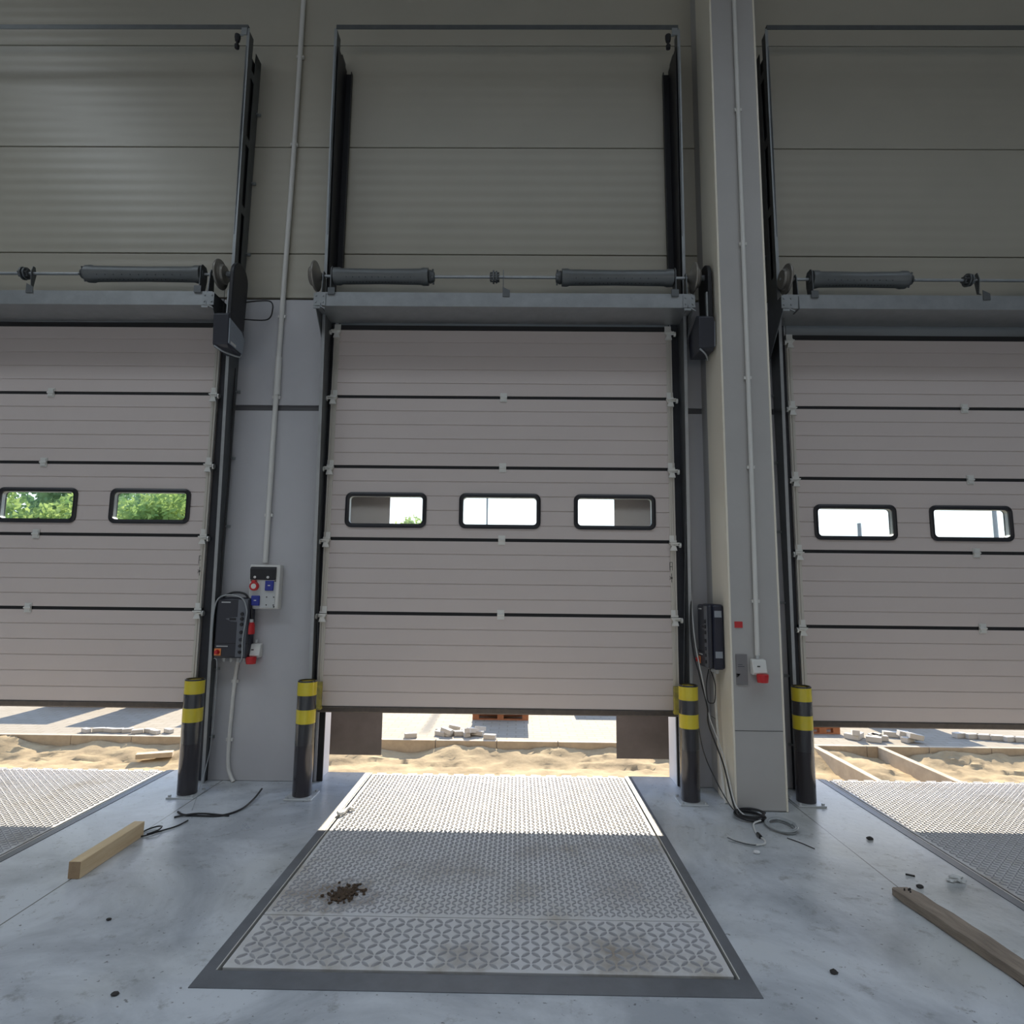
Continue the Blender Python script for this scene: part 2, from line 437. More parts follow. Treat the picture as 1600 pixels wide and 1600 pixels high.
# ------------------------------------------------------------------ dock levellers
def tread_mesh(x0, x1, y0, y1, z, dx, dy, ln, wd, h):
    b = MB().box(x0, x1, y0, y1, z - .012, z)
    nx = int((x1 - x0 - .02) / dx); ny = int((y1 - y0 - .02) / dy)
    ox = (x1 - x0 - (nx - 1) * dx) / 2; oy = (y1 - y0 - (ny - 1) * dy) / 2
    V, F = [], []
    for j in range(ny):
        for i in range(nx):
            a = math.radians(38) * (1 if (i + j) % 2 else -1)
            cx, cy = x0 + ox + i * dx, y0 + oy + j * dy
            c, s = math.cos(a), math.sin(a)
            o = len(V)
            for u, w, hh in ((-ln, 0, 0), (-ln * .45, -wd, 0), (ln * .45, -wd, 0), (ln, 0, 0), (ln * .45, wd, 0), (-ln * .45, wd, 0),
                             (-ln * .8, 0, h * .8), (-ln * .4, -wd * .55, h), (ln * .4, -wd * .55, h), (ln * .8, 0, h * .8), (ln * .4, wd * .55, h), (-ln * .4, wd * .55, h)):
                V.append((cx + u * c - w * s, cy + u * s + w * c, z + hh))
            for k in range(6): F.append([o + k, o + (k + 1) % 6, o + 6 + (k + 1) % 6, o + 6 + k])
            F.append([o + 6 + k for k in range(6)])
    b.add(V, F)
    return b
def two_tone(o):
    # raised treads take a darker steel: their shaded sides put into the colour
    o.data.materials.append(M['treadtop'])
    for p in o.data.polygons:
        if p.index >= 6: p.material_index = 1
lev = thing('dock_leveller', (0, 0, 0), 'middle dock leveller with diamond tread deck and dark frame, half sunlit', 'dock leveller')
fb = MB()
fb.prism([(-1.139, LY0 + .001), (1.149, LY0 + .001), (1.095, LY0 + .112), (-1.082, LY0 + .112)], 'z', -.02, .003)
fb.prism([(-1.139, LY0 + .001), (-1.082, LY0 + .112), (-1.092, .295), (-1.139, .295)], 'z', -.02, .003)
fb.prism([(1.149, LY0 + .001), (1.149, .295), (1.105, .295), (1.095, LY0 + .112)], 'z', -.02, .003)
fb.build('frame', 'levframe', lev)['label'] = 'dark flat steel frame'
MB().box(-1.095, 1.108, LY0 + .1, .29, -.2, -.03).build('pit_bed', 'pit', lev)
for xa in (-1.0835, 1.0925): MB().box(xa, xa + .005, LY0 + .115, .29, -.03, .004).build('side_seal', 'galvpale', lev)
tread_mesh(-1.063, 1.077, -2.00, .255, .004, .0305, .028, .0165, .0040, .0055).build('deck_plate', 'tread', lev, smooth=False, recalc=False)
two_tone([c for c in bpy.data.objects if c.parent == lev and c.name.split('.')[0] in ('deck_plate', 'ramp_plate')][-1])
tread_mesh(-1.063, 1.077, LY0 + .130, -2.006, .004, .0455, .043, .0250, .0058, .0085).build('ramp_plate', 'tread', lev, smooth=False, recalc=False)['label'] = 'near plate with larger treads'
two_tone([c for c in bpy.data.objects if c.parent == lev and c.name.split('.')[0] in ('deck_plate', 'ramp_plate')][-1])
for i in range(16):
    MB().cyl((-1.03 + i * .132, .268, -.003), (-.95 + i * .132, .268, -.003), .012, 10).build('lip_hinge', 'galvpale', lev)
MB().box(-1.02, 1.03, .285, .30, -.42, -.01).build('lip', 'levframe', lev)
lev2 = dup(lev, (LX[-1], 0, 0), 'left dock leveller deck cut off by the photo edge, sunlit far half')
lev3 = dup(lev, (LX[1], 0, 0), 'right dock leveller deck cut off by the photo edge beside the old timber')

# ------------------------------------------------------------------ sectional doors
WIN = [(-.98, .70), (0., .70), (.985, .70)]
WZ0, WZ1 = 2.10, 2.405          # world heights of window frames
def section_mesh(h, nstrip, wins=None, wz=None):
    g = .014
    zl = [(g, 0.)]
    for i in range(1, nstrip):
        z = h * i / nstrip
        zl += [(z - .005, 0.), (z - .0015, .006), (z + .0015, .006), (z + .005, 0.)]
    zl.append((h - g, 0.))
    xl = [-1.5, 1.5]
    if wins:
        for zz in wz:
            if all(abs(zz - z) > 1e-4 for z, _ in zl): zl.append((zz, 0.))
        zl.sort()
        for cx, w in wins: xl += [cx - w / 2 + .03, cx + w / 2 - .03]
        xl.sort()
    def hole(xm, zm):
        return bool(wins) and wz[0] < zm < wz[1] and any(abs(xm - cx) < w / 2 - .03 for cx, w in wins)
    V, F = [], []
    nz = len(zl)
    for x in xl:
        for z, y in zl: V.append((x, y, z))
    n1 = len(V)
    for x in xl:
        for z, y in zl: V.append((x, .042, z))
    for i in range(len(xl) - 1):
        for j in range(nz - 1):
            if hole((xl[i] + xl[i + 1]) / 2, (zl[j][0] + zl[j + 1][0]) / 2): continue
            q = [i * nz + j, (i + 1) * nz + j, (i + 1) * nz + j + 1, i * nz + j + 1]
            F += [q, [k + n1 for k in q[::-1]]]
    L = len(xl) - 1
    for j in range(nz - 1):
        F += [[j, j + 1, n1 + j + 1, n1 + j], [L * nz + j, n1 + L * nz + j, n1 + L * nz + j + 1, L * nz + j + 1]]
    for i in range(L):
        F += [[i * nz, i * nz + n1, (i + 1) * nz + n1, (i + 1) * nz], [i * nz + nz - 1, (i + 1) * nz + nz - 1, (i + 1) * nz + nz - 1 + n1, i * nz + nz - 1 + n1]]
    return MB().add(V, F)

def roller_bracket(sx, top=False):
    """zinc hinge plate with an angled roller arm; sx = outward direction"""
    b = MB()
    b.box(-.028, .028, -.006, .0, .008, .055)
    b.box(-.03, .03, -.016, -.004, -.004, .012)
    b.prism([(-.035 * sx, -.008), (.05 * sx, -.008), (.05 * sx, -.016), (.02 * sx, -.035), (.03 * sx, -.075), (-.03 * sx, -.075), (-.015 * sx, -.04)][::sx], 'y', -.03, -.004)
    b.box(-.03, .045, -.045, -.03, -.018, -.008) if sx > 0 else b.box(-.045, .03, -.045, -.03, -.018, -.008)
    b.cyl((0, -.03, -.03), (.06 * sx, -.03, -.03), .006, 10)
    b.cyl((.045 * sx, -.03, -.03), (.06 * sx, -.03, -.03), .022, 14)
    return b
def place(mb, x, y, z):
    r = MB(); r.v = [(a + x, b + y, c + z) for a, b, c in mb.v]; r.f = mb.f; return r

dlab = {0: 'middle grey-white sectional loading door, half raised, three windows', -1: 'left grey-white sectional loading door, half raised, trees in its windows',
        1: 'right grey-white sectional loading door behind the column, bright windows'}
z0 = TOP - 4 * SEC - BOT
door = thing('door_2', (0, 0, 0), dlab[0], 'door', kind='structure')
zb = [z0, z0 + BOT] + [z0 + BOT + SEC * k for k in range(1, 5)]
for k in range(5):
    h = zb[k + 1] - zb[k]
    wins = WIN if k == 2 else None
    mb = section_mesh(h, 6 if k == 0 else 5, wins, (WZ0 + .03 - zb[k], WZ1 - .03 - zb[k]))
    so = mb.build('door_section', 'door', door, smooth=False); so.location = (0, 0, zb[k])
    for sx in (-1, 1):
        c = MB()
        xa, xb = sorted((sx * 1.502, sx * 1.452))
        c.box(xa, xb, -.003, .001, .013, h - .013)
        xm = sx * 1.492; c.box(xm - .006, xm + .006, -.012, -.002, .013, h - .013)
        xm = sx * 1.472; c.box(xm - .004, xm + .004, -.008, -.002, .013, h - .013)
        c.build('end_cap', 'endcap', so)
for k in range(1, 5):
    MB().box(-1.5, 1.5, .006, .036, zb[k] - .0145, zb[k] + .0145).build('joint_gasket', 'gasket', door)
MB().box(-1.5, 1.5, -.004, .05, zb[5] - .011, zb[5] + .03).build('top_seal', 'gasket', door)
bs = MB().prism([(-.004, z0 + .011), (-.008, z0 + .004), (.002, z0 - .03), (.02, z0 - .042), (.038, z0 - .03), (.046, z0 + .004), (.042, z0 + .011)], 'x', -1.49, 1.49)
bs.build('bottom_seal', 'rubber', door)['label'] = 'dusty brown rubber bottom edge'
for k in range(1, 5):
    for sx in (-1, 1):
        place(roller_bracket(sx), sx * 1.475, -.003, zb[k]).build('roller_bracket', 'galvpale', door)
    hg = MB().box(-.03, .03, -.006, 0, -.04, .04).box(-.022, .022, -.012, -.005, -.03, .03)
    hg.cyl((-.03, -.01, 0), (.03, -.01, 0), .009, 10)
    place(hg, .02, -.001, zb[k]).build('hinge', 'galvpale', door)
for sx in (-1, 1):
    place(roller_bracket(sx), sx * 1.47, -.003, zb[5] - .02).build('top_roller_bracket', 'galvpale', door)
    gb = MB().box(-.035, .035, -.05, -.003, 0, .20); gb.box(-.04, .04, -.055, 0, -.02, .002)
    gb.cyl((0, -.05, .17), (0, -.058, .17), .008, 8).cyl((0, -.05, .03), (0, -.058, .03), .008, 8)
    place(gb, sx * 1.485, -.004, z0 + .01).build('cable_guard', 'dirtyyellow', door, bevel=.004)['label'] = 'dirty yellow corner guard'
for sx, zz in ((1, 1.66),):
    st = MB()
    # small pictogram sticker on the door edge: an open square over a star of strokes
    for (xa, xb, za, zc) in ((-.014, -.010, .10, .17), (-.014, .012, .166, .170), (-.014, .008, .13, .134), (.006, .010, .10, .166), (-.002, .002, 0, .075), (-.016, .016, .035, .039)):
        st.box(xa, xb, -.0005, 0, za, zc)
    st.obox((0, -.0004, .037), (.003, .0008, .045), ry=.8); st.obox((0, -.0004, .037), (.003, .0008, .045), ry=-.8)
    place(st, 1.459, -.0035, zz).build('pictogram_sticker', 'darkbit', door)
for cx, w in WIN:
    cz = (WZ0 + WZ1) / 2; hh = WZ1 - WZ0
    wf = MB()
    oo, ii = rrect(cx, cz, w, hh, .055), rrect(cx, cz, w - .07, hh - .07, .03)
    mid = rrect(cx, cz, w - .03, hh - .03, .045)
    wf.rings([[(x, .004, z) for x, z in oo], [(x, -.010, z) for x, z in oo], [(x, -.016, z) for x, z in mid], [(x, -.010, z) for x, z in ii], [(x, .004, z) for x, z in ii]], cap=False)
    wf.rings([[(x, .038, z) for x, z in oo], [(x, .058, z) for x, z in oo], [(x, .052, z) for x, z in ii], [(x, .036, z) for x, z in ii]], cap=False)
    wo = wf.build('window', 'winframe', door)
    ww = MB().ring(rrect(cx, cz, w - .058, hh - .058, .034), rrect(cx, cz, w - .07, hh - .07, .03), 'y', .002, .042).build('spacer', 'lightgrey', wo)
    pn = MB()
    for ya in (.008, .032): pn.prism(rrect(cx, cz, w - .06, hh - .06, .03), 'y', ya, ya + .003)
    pn.build('pane', 'glass', wo)
d1 = dup(door, (-P, 0, DZ[-1]), dlab[-1]); d1.name = 'door_1'
d3 = dup(door, (P, 0, DZ[1]), dlab[1]); d3.name = 'door_3'

# ------------------------------------------------------------------ vertical tracks
def track(x0, x1, sx, label, ztop=6.62):
    """x0 at floor, x1 at top; sx outward; channel leans away from the wall going up"""
    def X(z): return x0 + (x1 - x0) * z / ztop
    def Yf(z): return -.045 - .215 * max(0, min(1, (z - .2) / 5.5)) ** 1.0
    t = thing('door_track', (x0, 0, 0), label, 'door track')
    def L(p): return (p[0] - x0, p[1], p[2])
    web = MB()
    zz = [0.003] + [.5 * k for k in range(1, 9)] + [4.25]
    th = .006
    def strip(za, zc, fa, fc):
        vs = []
        for z in (za, zc):
            for q in (fa, fc):
                y = q(z)
                vs += [L((X(z), y, z)), L((X(z) + th * sx, y, z))]
        web.add(vs, [[0, 1, 3, 2], [4, 6, 7, 5], [0, 4, 5, 1], [2, 3, 7, 6], [0, 2, 6, 4], [1, 5, 7, 3]])
    back = lambda z: .034
    for a, c in zip(zz, zz[1:]): strip(a, c, Yf, back)
    f1 = lambda z: Yf(z) + (.034 - Yf(z)) * .38
    f2 = lambda z: Yf(z) + (.034 - Yf(z)) * .62
    z = 4.25
    while z < ztop - .2:
        strip(z, z + .08, Yf, back); e = min(z + .66, ztop - .08)
        strip(z + .08, e, Yf, f1); strip(z + .08, e, f2, back); z = e
    strip(z, ztop, Yf, f1); strip(z, ztop - .18, f2, back)
    web.build('angle_web', 'galvdark', t)
    fl = MB()
    for a, c in ((.003, 2.2), (2.2, 4.4), (4.4, ztop)):
        vs = []
        for z in (a, c):
            for dx in (-.004 * sx, .022 * sx):
                vs += [L((X(z) + dx, Yf(z) - .004, z)), L((X(z) + dx, Yf(z), z))]
        fl.add(vs, [[0, 1, 3, 2], [4, 6, 7, 5], [0, 4, 5, 1], [2, 3, 7, 6], [0, 2, 6, 4], [1, 5, 7, 3]])
    fl.build('front_flange', 'galv', t)
    rt = MB()
    for a, c in ((.15, 2.2), (2.2, 4.4), (4.4, ztop - .2)):
        for dx0, dx1, dy0, dy1 in ((-.075, -.004, .020, .030), (-.075, -.068, -.01, .030)):
            vs = []
            for z in (a, c):
                off = (Yf(z) + .045) * .35 if z > 3.9 else 0
                for dx in (dx0 * sx, dx1 * sx):
                    vs += [L((X(z) + dx, (dy0 if z < 3.9 else dy0 - .0) + off * 0, z)), L((X(z) + dx, dy1, z))]
            if a > 4: rt.add(vs, [[0, 1, 3, 2], [4, 6, 7, 5], [0, 4, 5, 1], [2, 3, 7, 6], [0, 2, 6, 4], [1, 5, 7, 3]])
    za, zc = 4.0, ztop - .16; vs = []
    for z in (za, zc):
        for dx in (-.016 * sx, -.012 * sx):
            vs += [L((X(z) + dx, Yf(z) + .02, z)), L((X(z) + dx, .028, z))]
    rt.add(vs, [[0, 1, 3, 2], [4, 6, 7, 5], [0, 4, 5, 1], [2, 3, 7, 6], [0, 2, 6, 4], [1, 5, 7, 3]])
    if rt.v: rt.build('track_shade_plate', 'black', t)  # black plate standing for the shade inside the slotted track
    de = round(x0 / P) * P + sx * 1.504; xi = X(2) - .003 * sx
    MB().box(*sorted((de - x0, xi - x0)), .016, .033, .003, 3.95).build('roller_track', 'tracksteel', t)  # roller track as a flat dark fill between door edge and web
    ss = MB().box(*sorted((-.012 * sx, -.09 * sx)), .045, .062, .003, 3.8)
    ss.build('side_seal', 'gasket', t)
    for z in (.35, .9, 1.5, 2.1, 2.7, 3.3, 4.6, 5.3, 6.0):
        p = L((X(z) + .008 * sx, .015, z)); bo = MB().cyl(p, (p[0] + .012 * sx, p[1], p[2]), .008, 8)
        bo.box(*sorted((p[0], p[0] + .035 * sx)), .024, .034, z - .012, z + .012)
        bo.build('wall_fixing', 'galv', t)
    return t
track(-1.525, -1.53, -1, 'vertical galvanised track along the left edge of the middle door')
track(1.578, 1.552, 1, 'vertical galvanised track along the right edge of the middle door')
track(-2.385, -2.345, 1, 'vertical galvanised track along the right edge of the left door')
track(2.44, 2.358, -1, 'vertical galvanised track beside the column at the right door')
track(-P - 1.56, -P - 1.54, -1, 'vertical galvanised track along the far left edge of the left door')
track(P + 1.56, P + 1.54, 1, 'vertical galvanised track along the far right edge of the right door')

def spreader(xa, xb, bumpers, label):
    z = 6.62; y = -.262
    t = thing('spreader_bar', ((xa + xb) / 2, y, z), label, 'spreader bar'); cx = (xa + xb) / 2
    MB().box(xa - cx, xb - cx, -.004, .0, -.01, .035).box(xa - cx, xb - cx, 0, .035, .031, .035).build('angle_bar', 'galvdark', t)
    for xq, sx in bumpers:
        q = xq - cx
        MB().box(*sorted((q, q - .05 * sx)), -.01, .0, -.07, .0).build('end_bracket', 'galv', t)
        MB().lathe([(.002, -.21), (.02, -.20), (.022, -.17), (.012, -.16), (.012, -.135), (.02, -.13), (.026, -.10), (.026, -.07), (.002, -.065)], (q - .085 * sx, 0, 0), 'z', 12).build('rubber_bumper', 'black', t)
        MB().box(*sorted((q - .1 * sx, q - .03 * sx)), -.006, .0, -.08, -.06).build('bumper_arm', 'galv', t)
    return t
spreader(-1.535, 1.558, [(1.55, 1)], 'thin steel bar joining the track tops of the middle door')
spreader(-P - 1.56, -2.34, [(-2.345, 1)], 'thin steel bar joining the track tops of the left door')
spreader(2.352, P + 1.56, [], 'thin steel bar joining the track tops of the right door')

# ------------------------------------------------------------------ header channels and spring shafts
def channel(cx, hw, label):
    t = thing('mounting_channel', (cx, -.35, 3.93), label, 'mounting channel')
    poly = [(0, 0), (.335, 0), (.335, .005), (.005, .005), (.005, .118), (.04, .118), (.04, .122), (0, .122)]
    MB().prism(poly, 'x', -hw, hw).build('profile', 'galv', t)
    for s in (-1, 1):
        MB().prism([(0, -.005), (.375, -.40), (.375, .12), (0, .12)], 'x', *sorted((s * hw, s * (hw + .006)))).build('gusset', 'galvdark', t)
        br = MB().box(-.05, .05, -.008, -.001, .0, .11)
        for xx, zz in ((-.03, .03), (.03, .03), (-.03, .085), (.03, .085)): br.cyl((xx, -.014, zz), (xx, -.006, zz), .008, 6)
        br.box(-.045, .01, -.02, -.006, -.03, -.012); br.obox((.03, -.012, -.02), (.05, .014, .008), ry=.5)
        place(br, s * (hw - .03), 0, 0).build('end_plate', 'galv', t)
    return t
channel(0.02, 1.575, 'galvanised channel above the middle door carrying its spring shaft')
channel(-P, 1.575, 'galvanised channel above the left door carrying its spring shaft')
channel(P + .02, 1.68, 'galvanised channel above the right door, wide dark underside')

SZ, SY = 4.218, -.30
def shaft(cx, spring_r, label, dz=0., mirror=False):
    """spring_r: list of (x0,x1) of the covered springs, local"""
    t = thing('spring_shaft', (cx, SY, SZ + dz), label, 'spring shaft')
    MB().cyl((-1.66, 0, 0), (1.70, 0, 0), .0125, 14).build('shaft', 'galv', t)
    for x0, x1 in spring_r:
        r = .066
        sp = MB().lathe([(.03, x0), (r + .006, x0 + .004), (r + .008, x0 + .05), (r, x0 + .07), (r - .004, (x0 + x1) / 2), (r, x1 - .07), (r + .008, x1 - .05), (r + .006, x1 - .004), (.03, x1)], (0, 0, 0), 'x', 28)
        so = sp.build('spring_cover', 'spring', t)
        rv = MB()
        for i in range(11):
            for a in (-2.6, -1.9, -1.2):
                xx = x0 + .12 + (x1 - x0 - .24) * (i + (.5 if a == -1.9 else 0)) / 10.5
                c, s = math.cos(a), math.sin(a)
                rv.obox((xx, r * -abs(c) * .985, r * s * .985), (.006, .006, .006))
        rv.build('rivet', 'black', so)
        inn = x1 if x0 < 0 else x0; s = 1 if x0 < 0 else -1
        cone = MB().lathe([(.015, 0), (.052, 0), (.058, .012 * s), (.045, .03 * s), (.04, .045 * s), (.015, .05 * s)], (inn, 0, 0), 'x', 20)
        for k in range(4):
            a = k * PI / 2 + .5
            cone.cyl((inn + .035 * s, .035 * math.cos(a), .035 * math.sin(a)), (inn + .035 * s, .062 * math.cos(a), .062 * math.sin(a)), .008, 8)
        cone.build('winding_cone', 'galvdark', t)
        ou = x0 if x0 < 0 else x1
        br = MB().prism([(-.055, .045), (-.03, .075), (.03, .075), (.055, .045), (.055, -.05), (.03, -.165), (-.055, -.165), (-.055, -.05)], 'x', ou - .014 * s, ou - .006 * s)
        br.box(ou - .03, ou + .03, -.062, -.054, -.19, -.13); br.cyl((ou - .02 * s, 0, 0), (ou + .004 * s, 0, 0), .038, 16)
        br.build('end_bearing_plate', 'galvdark', t)
    for s in (-1, 1):
        xd = s * 1.605
        pr = [(.02, -.05), (.075, -.045), (.085, -.03), (.08, -.018), (.09, -.01), (.124, -.008), (.128, 0), (.124, .008), (.085, .02), (.05, .03), (.03, .05), (.02, .055)]
        MB().lathe([(r, -h * s) for r, h in pr], (xd, 0, 0), 'x', 32).build('cable_drum', 'drum', t)
        if s > 0: MB().cyl((xd + .06 * s, 0, 0), (xd + .12 * s, 0, 0), .026, 14).build('shaft_collar', 'galvdark', t)
        MB().cyl((xd - .015 * s, .118, -.02), (s * 1.512, .27, -3.4), .0022, 6).build('lift_cable', 'galvdark', t)
        ep = MB().prism([(-.06, -.29), (.05, -.29), (.035, .0), (.02, .035), (-.02, .035), (-.035, 0)], 'x', xd - .075 * s, xd - .068 * s)
        ep.build('bracket_plate', 'galvdark', t)
    cp = MB()
    for xx, r in ((-.055, .03), (-.03, .055), (-.005, .05), (.01, .03)): cp.cyl((xx - .007, 0, 0), (xx + .007, 0, 0), r, 14)
    for k in range(6):
        a = k * PI / 3; cp.cyl((-.06, .035 * math.cos(a), .035 * math.sin(a)), (.02, .035 * math.cos(a), .035 * math.sin(a)), .006, 6)
    place(cp, -.06, 0, 0).build('coupling', 'galvdark', t)
    cb = MB().prism([(-.012, .06), (.012, .06), (.03, 0), (.012, -.12), (-.04, -.15), (-.012, -.12), (-.03, 0)], 'x', .0, .006)
    cb.prism([(0, -.115), (.06, -.145), (.06, -.2), (0, -.2)], 'y', -.056, -.052)
    place(cb, -.01, 0, 0).build('centre_bracket', 'galvdark', t)
    return t
shaft(0.02, [(-1.45, -.64), (.485, 1.43)], 'spring shaft with two covered springs above the middle door')
shaft(-P, [(-1.45, -.64), (.46, 1.45)], 'spring shaft with covered spring above the left door', dz=.01)
shaft(P, [(-1.40, -.60), (.485, 1.43)], 'spring shaft with covered spring above the right door', dz=-.005)

# ------------------------------------------------------------------ openers (chain case + motor)
def opener(cx, label):
    t = thing('door_opener', (cx, -.275, 3.75), label, 'door opener')
    pts = [(.135 * math.cos(a), .445 + .135 * math.sin(a)) for a in [PI * k / 14 for k in range(15)]] + [(-.135, .06), (-.06, -.02), (.115, .02)]
    MB().prism(pts, 'x', -.035, 0).build('chain_case', 'black', t, bevel=.008)
    mb = MB().prism([(-.17, .06), (-.15, -.19), (-.12, -.21), (.11, -.20), (.135, -.06), (.12, .02), (-.1, .1)], 'x', -.13, -.002)
    mo = mb.build('motor', 'charcoal', t, bevel=.008)
    g = MB().prism([(-.155, .03), (-.145, -.18), (.10, -.18), (.12, -.05), (.06, .0)], 'x', -.002, .006)
    for k in range(5): g.obox((.007, -.03, -.02 - .03 * k), (.004, .16, .006), rx=-.25)
    g.build('side_cover', 'sticker', mo)['label'] = 'ribbed grey side cover'
    MB().box(.004, .009, -.12, -.03, -.175, -.155).build('type_sticker', 'whitep', mo)
    MB().box(-.05, -.036, -.12, -.09, .06, .30).build('mounting_bar', 'galv', t)
    MB().tube([(-.12, -.14, -.2), (-.06, -.10, -.235), (.0, .05, -.225), (0.0, .09, -.19)], .007, 8).build('motor_cable', 'cablegrey', mo)
    return t
opener(-2.235, 'black chain case and motor at the right end of the left spring shaft')
opener(1.745, 'black chain case and motor between the middle door and the column')
cb = MB().tube([(-2.245, -.19, 4.03), (-2.17, -.08, 4.10), (-2.08, -.03, 4.12), (-2.055, -.03, 4.05), (-2.10, -.03, 3.95), (-2.245, -.19, 3.88)], .006, 8)
tag(cb.build('cable', 'cableblack'), 'black cable looping out from the left door opener over the wall', 'cable')

# ------------------------------------------------------------------ dock shelter curtains outside
def shelter(k, xa, xb, label):
    t = thing('dock_shelter', (k * P, .32, 0), label, 'dock shelter'); cx = k * P
    for x0, x1 in ((cx - 1.75, xa), (xb, cx + 1.75)):
        MB().box(x0 - cx, x1 - cx, .575, .583, -.01, 4.3).build('side_curtain', 'curtain', t)
    for x in (-1.74, 1.74):
        MB().box(x - .02, x + .02, .0, .575, -.05, 4.4).build('side_frame', 'shelterframe', t)
    MB().box(-1.76, 1.76, .56, .59, 3.6, 4.4).build('head_curtain', 'curtain', t)
    MB().box(-1.76, 1.76, 0, .56, 4.4, 4.44).build('roof_sheet', 'curtain', t)
shelter(0, -1.138, 1.123, 'dark dock shelter curtains outside the middle door')
shelter(-1, -P - 1.13, -2.87, 'dark dock shelter curtains outside the left door')
shelter(1, 2.845, P + 1.13, 'dark dock shelter curtains outside the right door')

# ------------------------------------------------------------------ bollards
def bollard_proto(label):
    t = thing('bollard', (0, 0, 0), label, 'bollard')
    MB().box(-.105, .105, -.105, .105, 0.001, .012).build('base_plate', 'plate', t, bevel=.002)
    MB().lathe([(.070, .012), (.072, .02), (.072, .862), (.066, .868), (.064, .868), (.064, .855), (.001, .853)], (0, 0, 0), 'z', 36).build('post', 'blackgloss', t)
    for za, zc in ((.755, .856), (.545, .650)):
        MB().lathe([(.0715, za), (.0732, za + .001), (.0732, zc - .001), (.0715, zc)], (0, 0, 0), 'z', 36).build('yellow_band', 'yellow', t)
    rr = []
    for z in (.385, .5, .62, .75, .869):
        rr.append([((.0745 + .0022 * math.sin(5 * a + z * 9) * math.sin(11 * a + 3 * z)) * math.cos(a), (.0745 + .0022 * math.sin(5 * a + z * 9) * math.sin(11 * a + 3 * z)) * math.sin(a), z) for a in [2 * PI * i / 48 for i in range(48)]])
    MB().rings(rr, cap=False).build('film_wrap', 'film', t)['label'] = 'clear plastic film'
    fb = MB()
    for x in (-.085, .085):
        for y in (-.085, .085): fb.cyl((x, y, .010), (x, y, .026), .012, 6)
    fb.build('anchor_bolt', 'plate', t)
    return t
bo = bollard_proto('yellow banded black bollard nearest the pine offcut, left of the wall pier')
bo.location = (-2.358, -.315, 0)
dup(bo, (-1.473, -.318, 0), 'yellow banded black bollard at the left edge of the middle door')
dup(bo, (1.494, -.302, 0), 'yellow banded black bollard at the right edge of the middle door')
dup(bo, (2.375, -.29, 0), 'yellow banded black bollard right of the square column')

# ------------------------------------------------------------------ electrics on the left pier
def pipe(name, pts, r, clips, label, mcol='whitep', sleeve=None, smooth=True, yb=.033):
    t = thing(name, pts[0], label, 'conduit'); o = pts[0]
    MB().tube([(a - o[0], b - o[1], c - o[2]) for a, b, c in pts], r, 16, smooth=smooth).build('tube', mcol, t)
    for (x, y, z) in clips:
        MB().box(x - o[0] - r - .012, x - o[0] + r + .012, y - o[1] - .002, yb - o[1], z - o[2] - .012, z - o[2] + .012).build('clip', mcol, t)
    if sleeve:
        MB().cyl((sleeve[0] - o[0], sleeve[1] - o[1], sleeve[2] - o[2]), (sleeve[0] - o[0], sleeve[1] - o[1], sleeve[3] - o[2]), r + .006, 16).build('sleeve', mcol, t)
    return t
pipe('conduit', [(-2.0, .012, 1.79), (-1.996, .012, 3.0), (-1.985, .012, 4.2), (-1.965, .012, 6.0), (-1.96, .012, 9.69)], .022,
     [(-1.997, .012, 2.2), (-1.993, .012, 3.25), (-1.987, .012, 4.0), (-1.97, .012, 5.69), (-1.962, .012, 6.6)], 'pale conduit rising from the socket panel up the left pier', sleeve=(-1.99, .012, 3.27, 3.62))
pipe('conduit', [(-2.183, .016, .96), (-2.2, .016, .75), (-2.212, .016, .3), (-2.205, .016, .12), (-2.18, .01, .05), (-2.145, -.005, .004)], .015,
     [(-2.198, .016, .8), (-2.211, .016, .33)], 'thin pale conduit running from the control box down to the floor')

sp = thing('socket_panel', (-1.975, .03, 1.585), 'pale socket panel with red and blue sockets on the left pier', 'socket panel')
MB().box(-.128, .128, -.075, .004, -.185, .185).build('housing', 'whitep', sp, bevel=.008)
MB().box(-.118, .10, -.079, -.074, -.175, .05).build('front_plate', 'lightgrey', sp, bevel=.002)
lid = MB().prism([(-.076, .058), (-.086, .062), (-.094, .15), (-.076, .168)], 'x', -.118, .1).build('breaker_cover', 'black', sp, bevel=.003)
lid['label'] = 'black flip-up breaker cover'
for x in (-.075, .035):
    MB().lathe([(.001, -.010), (.011, -.008), (.011, 0), (.001, 0)], (x, -.087, .08), 'y', 12).build('latch', 'whitep', lid)
cs = MB().lathe([(.016, -.028), (.032, -.03), (.037, -.026), (.038, 0), (.002, 0)], (-.075, -.079, .005), 'y', 24)
cs.box(-.09, -.06, -.115, -.08, .035, .055)
ro = cs.build('red_socket', 'red', sp)
MB().lathe([(.001, -.029), (.022, -.029), (.022, -.02), (.001, -.02)], (-.075, -.079, .005), 'y', 20).build('socket_face', 'whitep', ro)
MB().box(-.112, -.028, -.082, -.078, -.035, .045).build('socket_flange', 'lightgrey', ro)
for x, z in ((.05, .01), (-.06, -.115)):
    s = MB().box(x - .036, x + .036, -.095, -.078, z - .042, z + .042).build('blue_socket', 'blue', sp, bevel=.006)
    MB().box(x - .010, x + .010, -.0965, -.0945, z - .002, z + .006).build('socket_mark', 'whitep', s)
bp = MB()
for x in (.03, .09):
    for z in (-.085, -.15): bp.cyl((x, -.083, z), (x, -.078, z), .005, 8)
for x in (-.108, .095):
    for z in (-.165, .05): bp.cyl((x, -.084, z), (x, -.078, z), .006, 8)
bp.build('screw', 'darkbit', sp)

